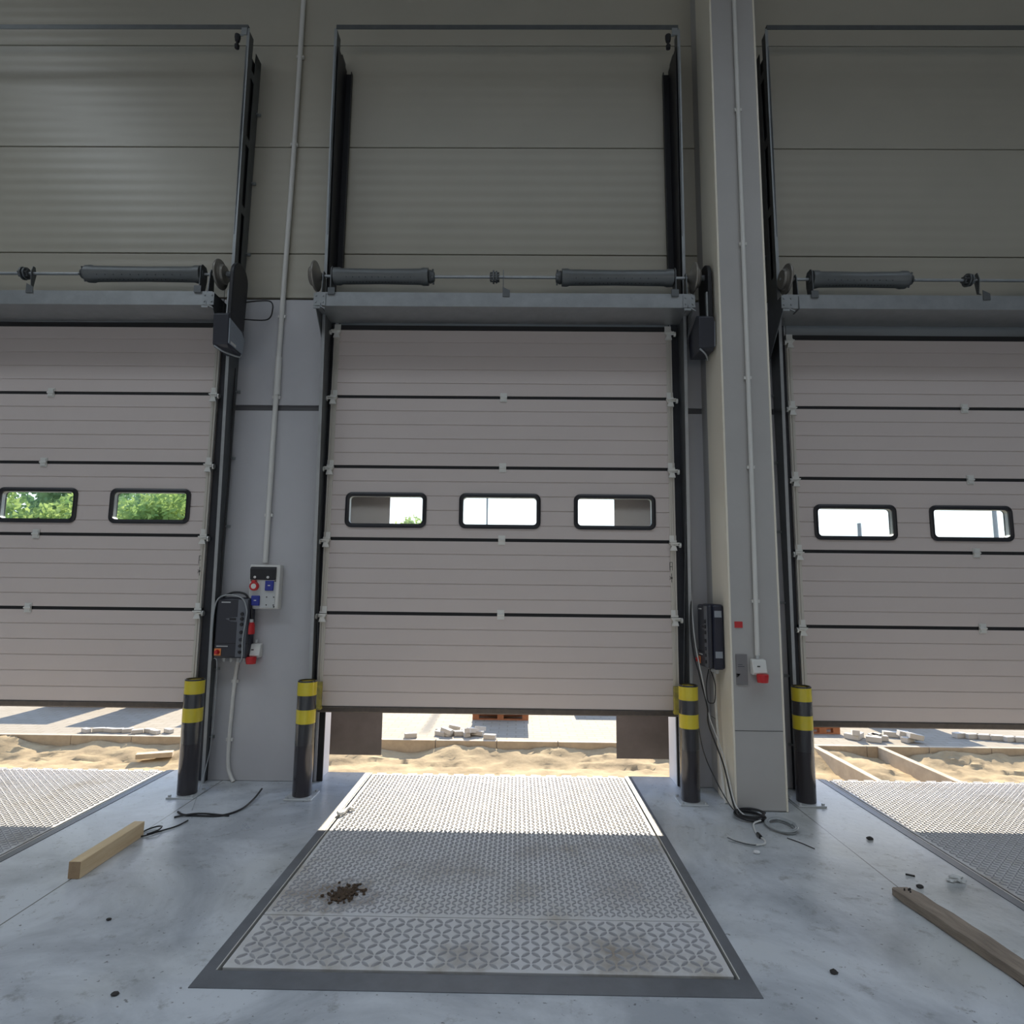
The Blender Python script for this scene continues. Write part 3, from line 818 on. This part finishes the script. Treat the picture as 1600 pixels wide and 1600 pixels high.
def control_box(label, loc, rz, front, dirt=False):
    """front faces -y locally; w .285, d .125, h .49"""
    t = thing('control_box', loc, label, 'control box'); t.rotation_euler = (0, 0, rz)
    MB().box(-.143, .143, -.09, .0, -.25, .25).build('housing', 'navy', t, bevel=.02)
    fr = MB().box(-.138, .138, -.125, -.088, -.245, .245).build('front_cover', front, t, bevel=.016)
    MB().box(.045, .125, -.1275, -.124, -.235, .235).build('button_strip', 'midgrey', fr, bevel=.003)
    MB().prism([(.045, .09), (-.01, .115 - .03), (-.055, .075), (-.01, .055), (.045, .05)][::-1], 'y', -.1275, -.124).build('display_panel', 'midgrey', fr)
    MB().box(-.02, .035, -.129, -.127, .062, .082).build('display', 'black', fr)
    for z in (.115, .075, .03, -.035, -.095):
        MB().lathe([(.001, -.012), (.013, -.011), (.015, 0), (.001, 0)], (.085, -.127, z), 'y', 16).build('push_button', 'black' if z != -.095 else 'charcoal', fr)
    for z in (-.165, -.215):
        MB().lathe([(.001, -.010), (.012, -.009), (.014, 0), (.001, 0)], (.082, -.127, z + .02), 'y', 16).build('push_button', 'black', fr)
    MB().box(-.14, .14, -.126, -.12, -.128, -.124).build('split_line', 'gasket', fr)
    # the makers' names on the cover are too small to read: pale bars of their size
    MB().box(-.095, -.02, -.1262, -.1248, .205, .214).build('cover_marking', 'lightgrey', fr)
    MB().box(-.115, -.02, -.1262, -.1248, -.153, -.145).build('cover_marking', 'lightgrey', fr)
    sw = MB().box(-.128, -.072, -.131, -.124, -.225, -.167).build('switch_plate', 'orange', fr, bevel=.003)
    MB().lathe([(.001, -.03), (.014, -.03), (.017, -.012), (.02, 0), (.001, 0)], (-.10, -.131, -.196), 'y', 16).build('rotary_switch', 'red', sw)
    gl = MB()
    for x in (-.08, -.02, .04, .095): gl.lathe([(.014, 0), (.016, -.012), (.012, -.03), (.005, -.034)], (x, -.05, -.25), 'z', 12)
    gl.build('cable_gland', 'lightgrey', t)
    return t
cbL = control_box('charcoal door control box with orange switch on the left pier', (-2.205, .033, 1.245), 0, 'charcoal')
cbR = control_box('dark door control box mounted on the side face of the column', (1.762, -.245, 1.24), -PI / 2, 'charcoal')
for z in (.175, -.135):
    s = MB().box(.143, .1445, -.075, -.02, z - .025, z + .025).build('side_sticker', 'sticker', cbR)
    s['label'] = 'small grey sticker'
# side stickers sit on the face turned to the hall
w1 = MB().tube([(-2.35, -.10, .98), (-2.36, -.10, 1.25), (-2.34, -.10, 1.46), (-2.25, -.10, 1.515), (-2.13, -.10, 1.49), (-2.085, -.10, 1.40), (-2.085, -.10, 1.32), (-2.10, -.105, 1.15), (-2.095, -.105, 1.02), (-2.115, -.10, .97)], .006, 8)
tag(w1.build('cable', 'cablegrey'), 'grey cable looped around the charcoal control box', 'cable')
w2 = MB().tube([(-2.31, -.05, 1.50), (-2.22, -.06, 1.535), (-2.12, -.06, 1.52), (-2.07, -.06, 1.43), (-2.06, -.05, 1.33), (-2.065, -.045, 1.315)], .009, 8)
pl = thing('power_plug', (-2.067, -.045, 1.245), 'red plug hanging on a black cable beside the charcoal control box', 'power plug')
q = MB(); q.v = [(a + 2.067, b_ + .045, c - 1.245) for a, b_, c in w2.v]; q.f = w2.f
q.build('cable', 'cableblack', pl)
MB().lathe([(.010, .072), (.020, .068), (.022, .045), (.018, .04), (.001, .04)][::-1], (0, 0, 0), 'z', 16).build('cap', 'lightgrey', pl)
MB().lathe([(.001, -.052), (.034, -.052), (.036, -.04), (.034, .02), (.026, .045), (.001, .046)], (0, 0, 0), 'z', 20).build('plug_body', 'red', pl)
def wall_socket(loc, label, s=1):
    t = thing('power_socket', loc, label, 'power socket')
    MB().prism([(0, .055), (-.05, .05), (-.075, -.045), (-.05, -.06), (0, -.06)], 'x', -.052, .052).build('body', 'whitep', t, bevel=.008)
    MB().cyl((-.0, -.02, .055), (-.0, -.02, .085), .012, 12).build('cable_entry', 'lightgrey', t)
    MB().lathe([(.001, -.06), (.038, -.058), (.043, -.015), (.042, .0), (.001, .002)], (.014 * s, -.068, -.052), 'z', 20).build('red_outlet', 'red', t)
    MB().box(-.02, .0, -.0665, -.060, .0, .008).build('socket_mark', 'darkbit', t)
    return t
wall_socket((-2.035, .032, 1.06), 'white wall socket with red outlet just below the hanging red plug', -1)
wall_socket((1.955, -.504, 1.04), 'white wall socket with red outlet at the foot of the column conduit', 1)
pipe('conduit', [(1.955, -.524, 1.12), (1.962, -.524, 2.2), (1.966, -.524, 4.2), (1.972, -.524, 9.69)], .017,
     [(1.96, -.521, 1.52), (1.963, -.521, 2.55), (1.965, -.521, 3.27), (1.967, -.521, 4.4), (1.969, -.521, 5.6)], 'pale conduit running down the front of the column', yb=-.506)
MB_c = MB().box(1.80, 1.86, -.506, -.5035, 1.32, 1.366)
tag(MB_c.build('warning_sticker', 'red'), 'small red sticker on the column front beside the control box', 'sticker')
gp = thing('grey_plate', (1.842, -.505, 1.013), 'grey rectangular plate on the column front left of the wall socket', 'plate')
MB().box(-.042, .042, -.004, .001, -.112, .112).build('sheet', 'greyplate', gp)
MB().prism([(-.042, -.058), (-.012, -.032), (-.026, -.05), (-.042, -.03)], 'y', -.0055, -.004).build('dark_mark', 'darkbit', gp)
MB().box(-.03, .02, -.0048, -.004, .02, .024).box(-.03, .005, -.0048, -.004, .035, .038).build('print_line', 'charcoal', gp)

# hanging cables on the right of the middle door
tag(MB().tube([(1.60, -.04, 3.4), (1.60, -.06, 2.4), (1.60, -.08, 1.7), (1.575, -.14, 1.2), (1.62, -.2, .9), (1.655, -.25, .69), (1.66, -.26, .55), (1.735, -.33, .3), (1.745, -.45, .12), (1.75, -.55, .02), (1.78, -.61, .012)], .006, 8).build('cable', 'cableblack'),
    'black cable hanging from the middle door opener down to the column foot', 'cable')
tag(MB().tube([(1.61, -.05, 2.2), (1.60, -.08, 1.6), (1.60, -.15, 1.2), (1.64, -.22, .85), (1.665, -.26, .62), (1.735, -.32, .38), (1.748, -.43, .2), (1.75, -.545, .06), (1.80, -.64, .01), (1.84, -.70, .008)], .005, 8).build('cable', 'cablewhite'),
    'white cable hanging beside the black one down to the column foot', 'cable')
tag(MB().tube([(1.69, -.2, .975), (1.655, -.24, .86), (1.66, -.25, .74), (1.69, -.25, .72), (1.715, -.25, .74), (1.72, -.25, .87), (1.70, -.2, .975)], .004, 6).build('cable', 'cableblack'),
    'thin black cable loop hanging under the column control box', 'cable')
tag(MB().tube([(1.73, -.22, .965), (1.732, -.22, .7), (1.745, -.25, .3), (1.752, -.33, .003)], .010, 10).build('conduit', 'whitep'),
    'thin white tube down the side of the column below the control box', 'conduit')
tag(MB().tube([(1.57, -.22, .72), (1.60, -.27, .40), (1.66, -.35, .2), (1.735, -.5, .03), (1.78, -.6, .02)], .004, 6).build('cable', 'cableblack'),
    'thin black cable falling behind the bollard at the middle door', 'cable')
def coil(cx, cy, rx, ry, turns, r, seed, zr=.02):
    rnd = random.Random(seed); pts = []
    for i in range(turns * 10 + 1):
        a = 2 * PI * i / 10
        k = 1 + .13 * math.sin(a * .37 + seed) + rnd.uniform(-.03, .03)
        pts.append((cx + rx * k * math.cos(a), cy + ry * k * math.sin(a), r + .001 + zr * abs(math.sin(a * .23 + seed))))
    return MB().tube(pts, r, 8, n=4)
tag(coil(1.82, -.63, .095, .085, 6, .006, 2, .035).build('cable', 'cableblack'), 'black cable coiled on the floor at the column foot', 'cable')
tag(coil(1.965, -.80, .085, .11, 5, .006, 5, .02).build('cable', 'cablegrey'), 'grey cable coiled on the floor right of the black coil', 'cable')
rw = thing('cable', (1.75, -.99, .006), 'white cable tail with bare wires in front of the coils', 'cable')
def sh(pts, o): return [(a - o[0], b_ - o[1], c - o[2]) for a, b_, c in pts]
o_ = (1.75, -.99, .006)
MB().tube(sh([(1.86, -.72, .02), (1.80, -.75, .01), (1.766, -.86, .007), (1.755, -.95, .007), (1.765, -1.02, .007), (1.74, -1.08, .007), (1.68, -1.10, .007)], o_), .006, 8).build('sheath', 'cablewhite', rw)
MB().tube(sh([(1.757, -.93, .01), (1.754, -.985, .01)], o_), .013, 8, smooth=False).build('tape_wrap', 'cableblack', rw)
for k in range(3):
    MB().tube(sh([(1.74, -1.08, .006), (1.66, -1.115 + .02 * k, .005), (1.58, -1.07 + .025 * k, .005), (1.53, -1.03 + .02 * k, .012 * k + .004)], o_), .0025, 6).build('core_wire', ('cablegrey', 'cableblack', 'cablewhite')[k], rw)
tag(MB().tube([(1.931, -.972, .004), (1.987, -1.05, .004), (2.031, -1.134, .004)], .003, 6).build('wire', 'darkbit'), 'short straight dark wire lying right of the grey coil', 'wire')

# cables on the floor left
tag(MB().tube([(-2.213, -.70, .012), (-2.15, -.74, .007), (-2.04, -.755, .007), (-1.90, -.75, .007), (-1.83, -.69, .007), (-1.79, -.59, .012), (-1.79, -.42, .02), (-1.81, -.25, .03)], .007, 8).build('cable', 'cableblack'), 'black cable offcut lying in front of the left pier', 'cable')
tag(MB().tube([(-2.19, -.785, .006), (-2.04, -.75, .02), (-1.83, -.745, .006)], .006, 8).build('cable', 'cableblack'), 'short straight black cable piece across the curved offcut by the left pier', 'cable')
tag(MB().tube([(-2.06, -.85, .01), (-2.085, -.94, .007), (-2.14, -1.02, .007), (-2.20, -1.105, .007), (-2.235, -1.11, .007), (-2.245, -1.02, .007), (-2.21, -.965, .01), (-2.16, -.985, .02), (-2.15, -1.05, .02), (-2.19, -1.10, .015)], .005, 8).build('cable', 'cableblack'), 'looped black cable end beside the pine offcut', 'cable')
tag(MB().tube([(-2.33, -.1, 1.0), (-2.30, -.1, .95), (-2.285, -.12, .6), (-2.27, -.18, .3), (-2.2, -.42, .12), (-2.145, -.64, .004)], .003, 6).build('wire', 'cablegrey'), 'thin grey wire hanging from the charcoal box to the floor', 'wire')
tag(MB().tube([(-2.36, -.02, 3.5), (-2.345, -.03, 2.6), (-2.355, -.03, 1.9), (-2.34, -.04, 1.53)], .007, 8).build('cable', 'cableblack'), 'black cable running down the left door track to the charcoal control box', 'cable')

# ------------------------------------------------------------------ timber and litter
wd = thing('timber_offcut', (-2.245, -1.38, 0), 'fresh square pine offcut lying on the floor at left', 'timber')
an = math.atan2(.005, .56)
MB().obox((0, 0, .045), (.066, .58, .09), rz=an).build('beam_body', 'pine', wd, bevel=.003)
MB().obox((.0025, -.2912, .045), (.062, .003, .086), rz=an).build('end_grain', 'pineend', wd)
o2 = thing('timber_plank', (2.30, -2.4, 0), 'old weathered timber plank running out of frame at right', 'timber')
d = Vector((2.215, -1.71, 0)) - Vector((2.30, -2.4, 0)); a = math.atan2(d.y, d.x) - PI / 2
pb = MB()
rr = []
rnd = random.Random(3)
for i in range(15):
    y = .71 - i * .1
    wv, hv = .052 + rnd.uniform(-.004, .004), .052 + rnd.uniform(-.004, .003)
    if i == 0: wv, hv = .046, .04
    rr.append([(wv * x, y + rnd.uniform(-.004, .004), max(.001, hv * z)) for x, z in ((-.9, 0), (.9, 0), (1, .15), (1, .85), (.85, 1), (-.8, 1), (-1, .9), (-1, .12))])
pb.rings(rr)
pk = pb.build('plank_body', 'oldwood', o2); pk.rotation_euler = (0, 0, a)
nl = MB()
for x, y in ((-.012, .66), (.008, .655), (.02, .66), (-.002, .63)): nl.cyl((x, y, .045), (x, y, .057), .004, 6)
nn = nl.build('nail', 'darkbit', o2); nn.rotation_euler = (0, 0, a)

def blobby(c, r, sq, seed, n=2, amp=.35):
    bm = bmesh.new(); bmesh.ops.create_icosphere(bm, subdivisions=n, radius=1)
    b = MB(); of = Vector((seed * 3.1, seed * 1.7, 0))
    for v in bm.verts:
        k = 1 + amp * noise.noise(v.co * 1.6 + of)
        b.v.append((c[0] + v.co.x * r[0] * k, c[1] + v.co.y * r[1] * k, max(c[2] + .0005 - r[2] * sq, c[2] + v.co.z * r[2] * k)))
    for f in bm.faces: b.f.append([v.index for v in f.verts])
    bm.free(); return b
cl = MB()
rnd = random.Random(11)
for i in range(260):
    x, y = rnd.gauss(0, .03), rnd.gauss(0, .042); s = rnd.uniform(.003, .011)
    k = blobby((-.722 + x + y * .3, -1.80 + y, .008 + s * .4), (s, s, s * .7), .8, i, 1)
    cl.add(k.v, k.f)
tag(cl.build('dirt_clump', 'dirt'), 'crumbly brown dirt clump on the middle leveller deck', 'dirt', kind='stuff')
tag(MB().tube([(-1.085, -.69, .022), (-1.07, -.715, .020), (-1.05, -.695, .020), (-1.045, -.64, .020), (-1.025, -.60, .022), (-1.005, -.625, .020)], .012, 10).build('pipe_piece', 'whitep'), 'S-shaped white plastic pipe piece at the edge of the sunlit deck', 'pipe piece')
bits = [((1.642, -1.204), .018, 'paper', 'small white scrap on the floor in front of the cable tail', 'scrap'),
        ((2.47, -.965), .017, 'darkbit', 'dark pebble on the floor beyond the joint behind the old plank', 'pebble'),
        ((2.372, -1.612), .016, 'darkbit', 'dark pebble beside the tip of the old plank', 'pebble'),
        ((1.512, -2.379), .014, 'darkbit', 'dark stone chip on the floor at the lower right', 'stone'),
        ((1.23, -2.72), .012, 'darkbit', 'dark crumb below the near frame corner of the middle leveller', 'crumb'),
        ((-1.78, -2.07), .010, 'darkbit', 'dark crumb on the floor left of the leveller near corner', 'crumb'),
        ((-1.40, -2.60), .012, 'darkbit', 'dark crumb at the bottom left of the floor', 'crumb')]
for i, ((x, y), s, mm, lb, ct) in enumerate(bits):
    tag(blobby((x, y, s * .45), (s * 1.25, s, s * .6), .7, i + 20, 2).build(ct if ct != 'scrap' else 'paper_scrap', mm), lb, ct)
tag(MB().obox((2.409, -1.471, .004), (.045, .012, .006), rz=-.5).build('wood_splinter', 'darkbit'), 'small dark splinter between the old plank and the right leveller', 'splinter')
tag(blobby((2.625, -1.53, .012), (.045, .028, .02), .5, 41, 3, .9).build('plastic_wrapper', 'lightgrey'), 'crumpled pale wrapper at the frame of the right leveller', 'wrapper')

# ------------------------------------------------------------------ outside
def sand_h(x, y):
    h = -1.11 + .05 * noise.noise((x * .5, y * .8, 0)) + .03 * noise.noise((x * 1.7, y * 2.6, 3)) + .035 * noise.noise((x * 4, y * 8, 7)) + .022 * noise.noise((x * 11, y * 14, 2))
    h += .20 * max(0, 1 - abs(y - 5.05) / .6) * (.6 + .7 * noise.noise((x * .9, 0, 5)))     # heap along the curb
    h += .012 * math.sin(y * 38 + 1.5 * math.sin(x * 1.3)) * max(0, noise.noise((x * .6, y * 1.2, 9)) + .3)  # tyre ruts
    h += .10 * math.exp(-((x - 5.5) ** 2 / .09 + (y - 4.35) ** 2 / .14))                 # heap between the low walls
    return h
b = MB(); nx, ny = 330, 66
for j in range(ny):
    y = .34 + (5.2 - .34) * j / (ny - 1)
    for i in range(nx):
        x = -12 + 24 * i / (nx - 1); b.v.append((x, y, sand_h(x, y)))
for j in range(ny - 1):
    for i in range(nx - 1): k = j * nx + i; b.f.append([k, k + 1, k + nx + 1, k + nx])
sd = b.build('sand_ground', 'sand'); sd['kind'] = 'structure'; sd['label'] = 'dry rutted sand between the dock and the curb'
for i in range(24):
    x0 = -12.16 + i * 1.0
    tag(MB().box(x0 + .004, x0 + .996, 5.12, 5.22, -1.3, -.885).build('curb_stone', 'curb', bevel=.008), 'pale concrete curb stone in the curb row edging the paved yard', 'curb', 'curb stones along the yard')
pv = MB().box(-25, 25, 5.22, 16, -1.3, -.89).build('paved_yard', 'paving'); pv['kind'] = 'structure'; pv['label'] = 'paved yard beyond the curb'
fd = MB().box(-120, 120, 16, 160, -1.3, -.92).build('field_ground', 'field'); fd['kind'] = 'structure'
for x, lb in ((4.99, 'low concrete wall running from the curb to the dock, nearer the column'), (6.05, 'low concrete wall running from the curb to the dock, second from the column')):
    tag(MB().box(x - .045, x + .045, 1.2, 5.11, -1.3, -.885).build('low_wall', 'curb', bevel=.006), lb, 'low wall')

def paver(x, y, z, rz, lab, grp, s=1., rx=0, ry=0):
    o = MB().box(-.10 * s, .10 * s, -.05 * s, .05 * s, 0, .075 * s).build('paving_stone', 'paver', bevel=.006)
    o.location = (x, y, z); o.rotation_euler = (rx, ry, rz)
    return tag(o, lab, 'paving stone', grp)
rnd = random.Random(5)
for i in range(16):
    x = -1.12 + .70 * rnd.random(); y = 5.42 + .28 * rnd.random()
    paver(x, y, -.887 + (.05 if i % 3 == 2 else 0), rnd.uniform(-1.2, 1.2), 'loose paving stone in the jumbled heap left of the pallet shadow', 'paving stones heaped left of the pallet', 1., rnd.uniform(-.15, .15), .2 if i % 3 == 2 else 0)
paver(-1.60, 5.30, -.889, .3, 'single loose paving stone at the curb left of the jumbled heap', None)
paver(-.28, 5.28, -.889, -.2, 'single loose paving stone at the curb under the pallet shadow', None)
for i in range(9):
    x = -7.0 + 1.45 * rnd.random(); y = 5.29 + .12 * rnd.random()
    paver(-7.05 + .17 * i + rnd.uniform(-.03, .03), y, -.889, rnd.uniform(-.6, .6), 'loose paving stone at the curb beyond the left leveller', 'paving stones beyond the left door', .85)
for i in range(15):
    x = 5.75 + 1.15 * rnd.random(); y = 5.40 + .5 * rnd.random()
    paver(x, y, -.888 + (.06 if i % 4 == 3 else 0), rnd.uniform(-1.2, 1.2), 'loose paving stone scattered beyond the low walls', 'paving stones beyond the low walls', 1.15, 0, .2 if i % 4 == 3 else 0)
for i in range(7):
    paver(7.85 + .17 * i, 5.82 - .05 * i + rnd.uniform(-.04, .04), -.889, rnd.uniform(-.4, .4), 'loose paving stone in the row at the far right of the yard', 'paving stones at the far right', 1.1)
tag(MB().obox((-5.42, 4.55, -1.02), (.5, .13, .07), rz=.35).build('curb_offcut', 'curb'), 'broken curb piece lying in the sand beyond the left leveller', 'curb piece')

def pallet(cx, cy, z, label, w=1.06, rz=0., stack=0, slab=None):
    t = thing('pallet', (cx, cy, z), label, 'pallet'); t.rotation_euler = (0, 0, rz)
    for k in range(5): y = -.36 + k * .18; MB().box(-w / 2, w / 2, y - .06, y + .06, .122, .144).build('deck_board', 'pallet', t)
    for y in (-.34, 0, .34):
        MB().box(-w / 2, w / 2, y - .05, y + .05, .1, .122).build('stringer_board', 'pallet', t)
        MB().box(-w / 2, w / 2, y - .05, y + .05, 0, .022).build('bottom_board', 'pallet', t)
        for x in (-w / 2 + .06, 0, w / 2 - .06): MB().box(x - .06, x + .06, y - .05, y + .05, .022, .1).build('block', 'pallet', t)
    if stack:
        s = tag(MB().box(-w / 2 + .02, w / 2 - .02, -.4, .4, 0, stack).build('paver_stack', 'paver', bevel=.01), slab, 'paver stack')
        s.location = (cx, cy, z + .145); s.rotation_euler = (0, 0, rz)
    return t
pallet(-.145, 7.12, -.889, 'red-brown pallet beyond the middle door', stack=.62, slab='block of paving stones stacked on the pallet beyond the middle door')
pallet(-8.75, 7.85, -.889, 'leftmost pallet in the yard beyond the left door', 1.25, stack=.75, slab='leftmost block of paving stones beyond the left door')
pallet(-7.15, 7.85, -.889, 'second pallet from the left in the yard beyond the left door', 1.15, stack=.85, slab='second block of paving stones from the left beyond the left door')
pallet(-5.3, 7.4, -.889, 'pallet beyond the left door nearest its right edge', 1.1, stack=.55, slab='block of paving stones beyond the left door nearest its right edge')
pallet(7.25, 7.25, -.889, 'pallet beyond the right door in the middle of the yard', 1.1, rz=.25, stack=.85, slab='block of paving stones beyond the right door')
pallet(1.8, 8.25, -.889, 'pallet near the right edge of the middle door opening', 1.05, stack=.42, slab='low block of paving stones near the right edge of the middle door opening')
pallet(5.55, 6.35, -.889, 'low red pallet beyond the right door beside the bollard', .6)

def pole(x, y, h, r, label):
    t = thing('pole', (x, y, -.93), label, 'pole')
    MB().cyl((0, 0, 0), (0, 0, h), r, 12, r1=r * .7).build('shaft', 'pole', t)
    MB().lathe([(r * 1.8, 0), (r * 1.8, .25), (r * 1.1, .3)], (0, 0, 0), 'z', 12).build('footing', 'pole', t)
pole(-1.42, 25, 11, .055, 'thin grey pole seen through the centre window of the middle door')
pole(17.05, 25, 5.9, .13, 'short grey post seen through the left window of the right door')
pole(23.75, 25, 11, .12, 'grey pole seen through the second window of the right door')

def tree(x, y, h, cr, n, label, leaf, seed, ls=.2, squash=1.):
    rnd = random.Random(seed)
    t = thing('tree', (x, y, -.93), label, 'tree')
    MB().tube([(0, 0, 0), (.08, .05, h * .3), (-.05, 0, h * .6), (0, 0, h * .85)], .16, 10, r1=.05).build('trunk', 'bark', t)
    cent = []
    for i in range(16):
        a = rnd.uniform(0, 2 * PI); q = math.sqrt(rnd.random()) * cr * .75
        cent.append((q * math.cos(a), q * math.sin(a), h - cr * squash + rnd.uniform(-1, .75) * cr * squash, rnd.uniform(.28, .5) * cr))
    V, F = [], []
    for i in range(n):
        c = cent[rnd.randrange(len(cent))]
        v = Vector((rnd.gauss(0, 1), rnd.gauss(0, 1), rnd.gauss(0, 1))).normalized() * c[3] * rnd.random() ** .4
        p = Vector(c[:3]) + v
        ax = Vector((rnd.gauss(0, 1), rnd.gauss(0, 1), rnd.gauss(0, 1))).normalized(); bx = ax.orthogonal().normalized()
        s = ls * rnd.uniform(.6, 1.2); o = len(V)
        V += [p - ax * s, p + bx * s * .5, p + ax * s, p - bx * s * .5]; F.append([o, o + 1, o + 2, o + 3])
    MB().add(V, F).build('foliage', leaf, t, smooth=False, recalc=False)
tree(-24.8, 26, 7.2, 3.2, 5200, 'yellow-green tree filling the leftmost visible window of the left door', 'leafA', 1, .2)
tree(-20.6, 29, 9.4, 4.2, 6500, 'deep green tree between the two windows of the left door', 'leafB', 2, .23)
tree(-17.3, 25.5, 7.6, 3.0, 5200, 'pale green tree filling the right window of the left door', 'leafA', 3, .2)
tree(-28.5, 33, 11.5, 5., 6000, 'dark tall tree at the far left beyond the left door', 'leafB', 4, .27)
tree(-14.8, 31, 9.2, 3.8, 5500, 'dark tree nearest the right edge of the left door window', 'leafB', 6, .24)
tree(-6.2, 30, 6.6, 1.45, 2600, 'small tree top in the left window of the middle door', 'leafA', 5, .13, 1.3)

# ------------------------------------------------------------------ light
w = bpy.data.worlds.new('sky'); bpy.context.scene.world = w; w.use_nodes = True
nt = w.node_tree; bg = nt.nodes['Background']
tc = nd(nt, 'ShaderNodeTexCoord'); sp_ = nd(nt, 'ShaderNodeSeparateXYZ'); rp = nd(nt, 'ShaderNodeValToRGB')
nt.links.new(tc.outputs['Generated'], sp_.inputs[0]); nt.links.new(sp_.outputs['Z'], rp.inputs['Fac'])
rp.color_ramp.elements[0].position = 0; rp.color_ramp.elements[0].color = (1, 1, 1, 1)
rp.color_ramp.elements[1].position = .55; rp.color_ramp.elements[1].color = (.34, .50, .82, 1)
el_ = rp.color_ramp.elements.new(.16); el_.color = (.97, .98, 1, 1)
nt.links.new(rp.outputs['Color'], bg.inputs['Color']); bg.inputs['Strength'].default_value = 2.0

sun = bpy.data.lights.new('sun', 'SUN'); sun.energy = 11; sun.angle = .0093; sun.color = (1, .88, .69)
so = bpy.data.objects.new('sun', sun); C.objects.link(so)
el = math.radians(29.5); so.rotation_euler = Vector((.0, -math.cos(el), -math.sin(el))).to_track_quat('-Z', 'Y').to_euler()

def area(name, loc, sx, sy, e, col, spread=PI, tgt=None):
    l = bpy.data.lights.new(name, 'AREA'); l.shape = 'RECTANGLE'; l.size = sx; l.size_y = sy; l.energy = e; l.color = col; l.spread = spread
    o = bpy.data.objects.new(name, l); C.objects.link(o); o.location = loc
    d = Vector(tgt) - Vector(loc) if tgt else Vector((0, 0, -1))
    o.rotation_euler = d.to_track_quat('-Z', 'Y').to_euler()
# overhead fill lamps under the solid ceiling, in place of unseen rooflights
for y, e in ((-4.8, 240), (-9.5, 190)):
    area('rooflight', (0, y, 9.6), 26, 1.4, e, (.76, .87, 1.0), math.radians(112))
area('rooflight', (-7.4, -5.0, 9.55), 1.6, 3.2, 70, (.85, .93, 1.0), math.radians(150))

# added fill lamp before the solid back wall, lighting the doors frontally
area('back_fill', (0, -17.8, 2.6), 24, 4, 165, (1.0, .96, .93), math.radians(160), (0, 0, 2.6))

# ------------------------------------------------------------------ camera
f, ro, pi_, ya = 950.3, .01115, .1240, .0112
def ray(u, v):
    a, b = (u - 800) / f, (v - 800) / f
    c, s = math.cos(ro), math.sin(ro); x, yy = c * a + s * b, -s * a + c * b
    y2, z2 = 1, -yy
    c, s = math.cos(pi_), math.sin(pi_); y = c * y2 - s * z2; z = s * y2 + c * z2
    c, s = math.cos(ya), math.sin(ya)
    return Vector((c * x - s * y, s * x + c * y, z))
F = ray(800, 800).normalized(); R = (ray(801, 800) - ray(800, 800)).normalized(); U = R.cross(F)
cam = bpy.data.cameras.new('camera'); cam.sensor_width = 36; cam.lens = f / 1600 * 36; cam.clip_end = 400
co = bpy.data.objects.new('camera', cam); C.objects.link(co)
m = Matrix((R, U, -F)).transposed().to_4x4(); m.translation = Vector((.163, -5.181, 1.60)); co.matrix_world = m
sc = bpy.context.scene; sc.camera = co
sc.view_settings.view_transform = 'Standard'; sc.view_settings.look = 'None'; sc.view_settings.gamma = 1
sc.view_settings.use_curve_mapping = False; sc.view_settings.exposure = .25
sc.cycles.use_denoising = True; sc.cycles.max_bounces = 10; sc.cycles.diffuse_bounces = 6; sc.cycles.transparent_max_bounces = 16
sc.cycles.sample_clamp_indirect = 6; sc.cycles.caustics_reflective = False; sc.cycles.caustics_refractive = False
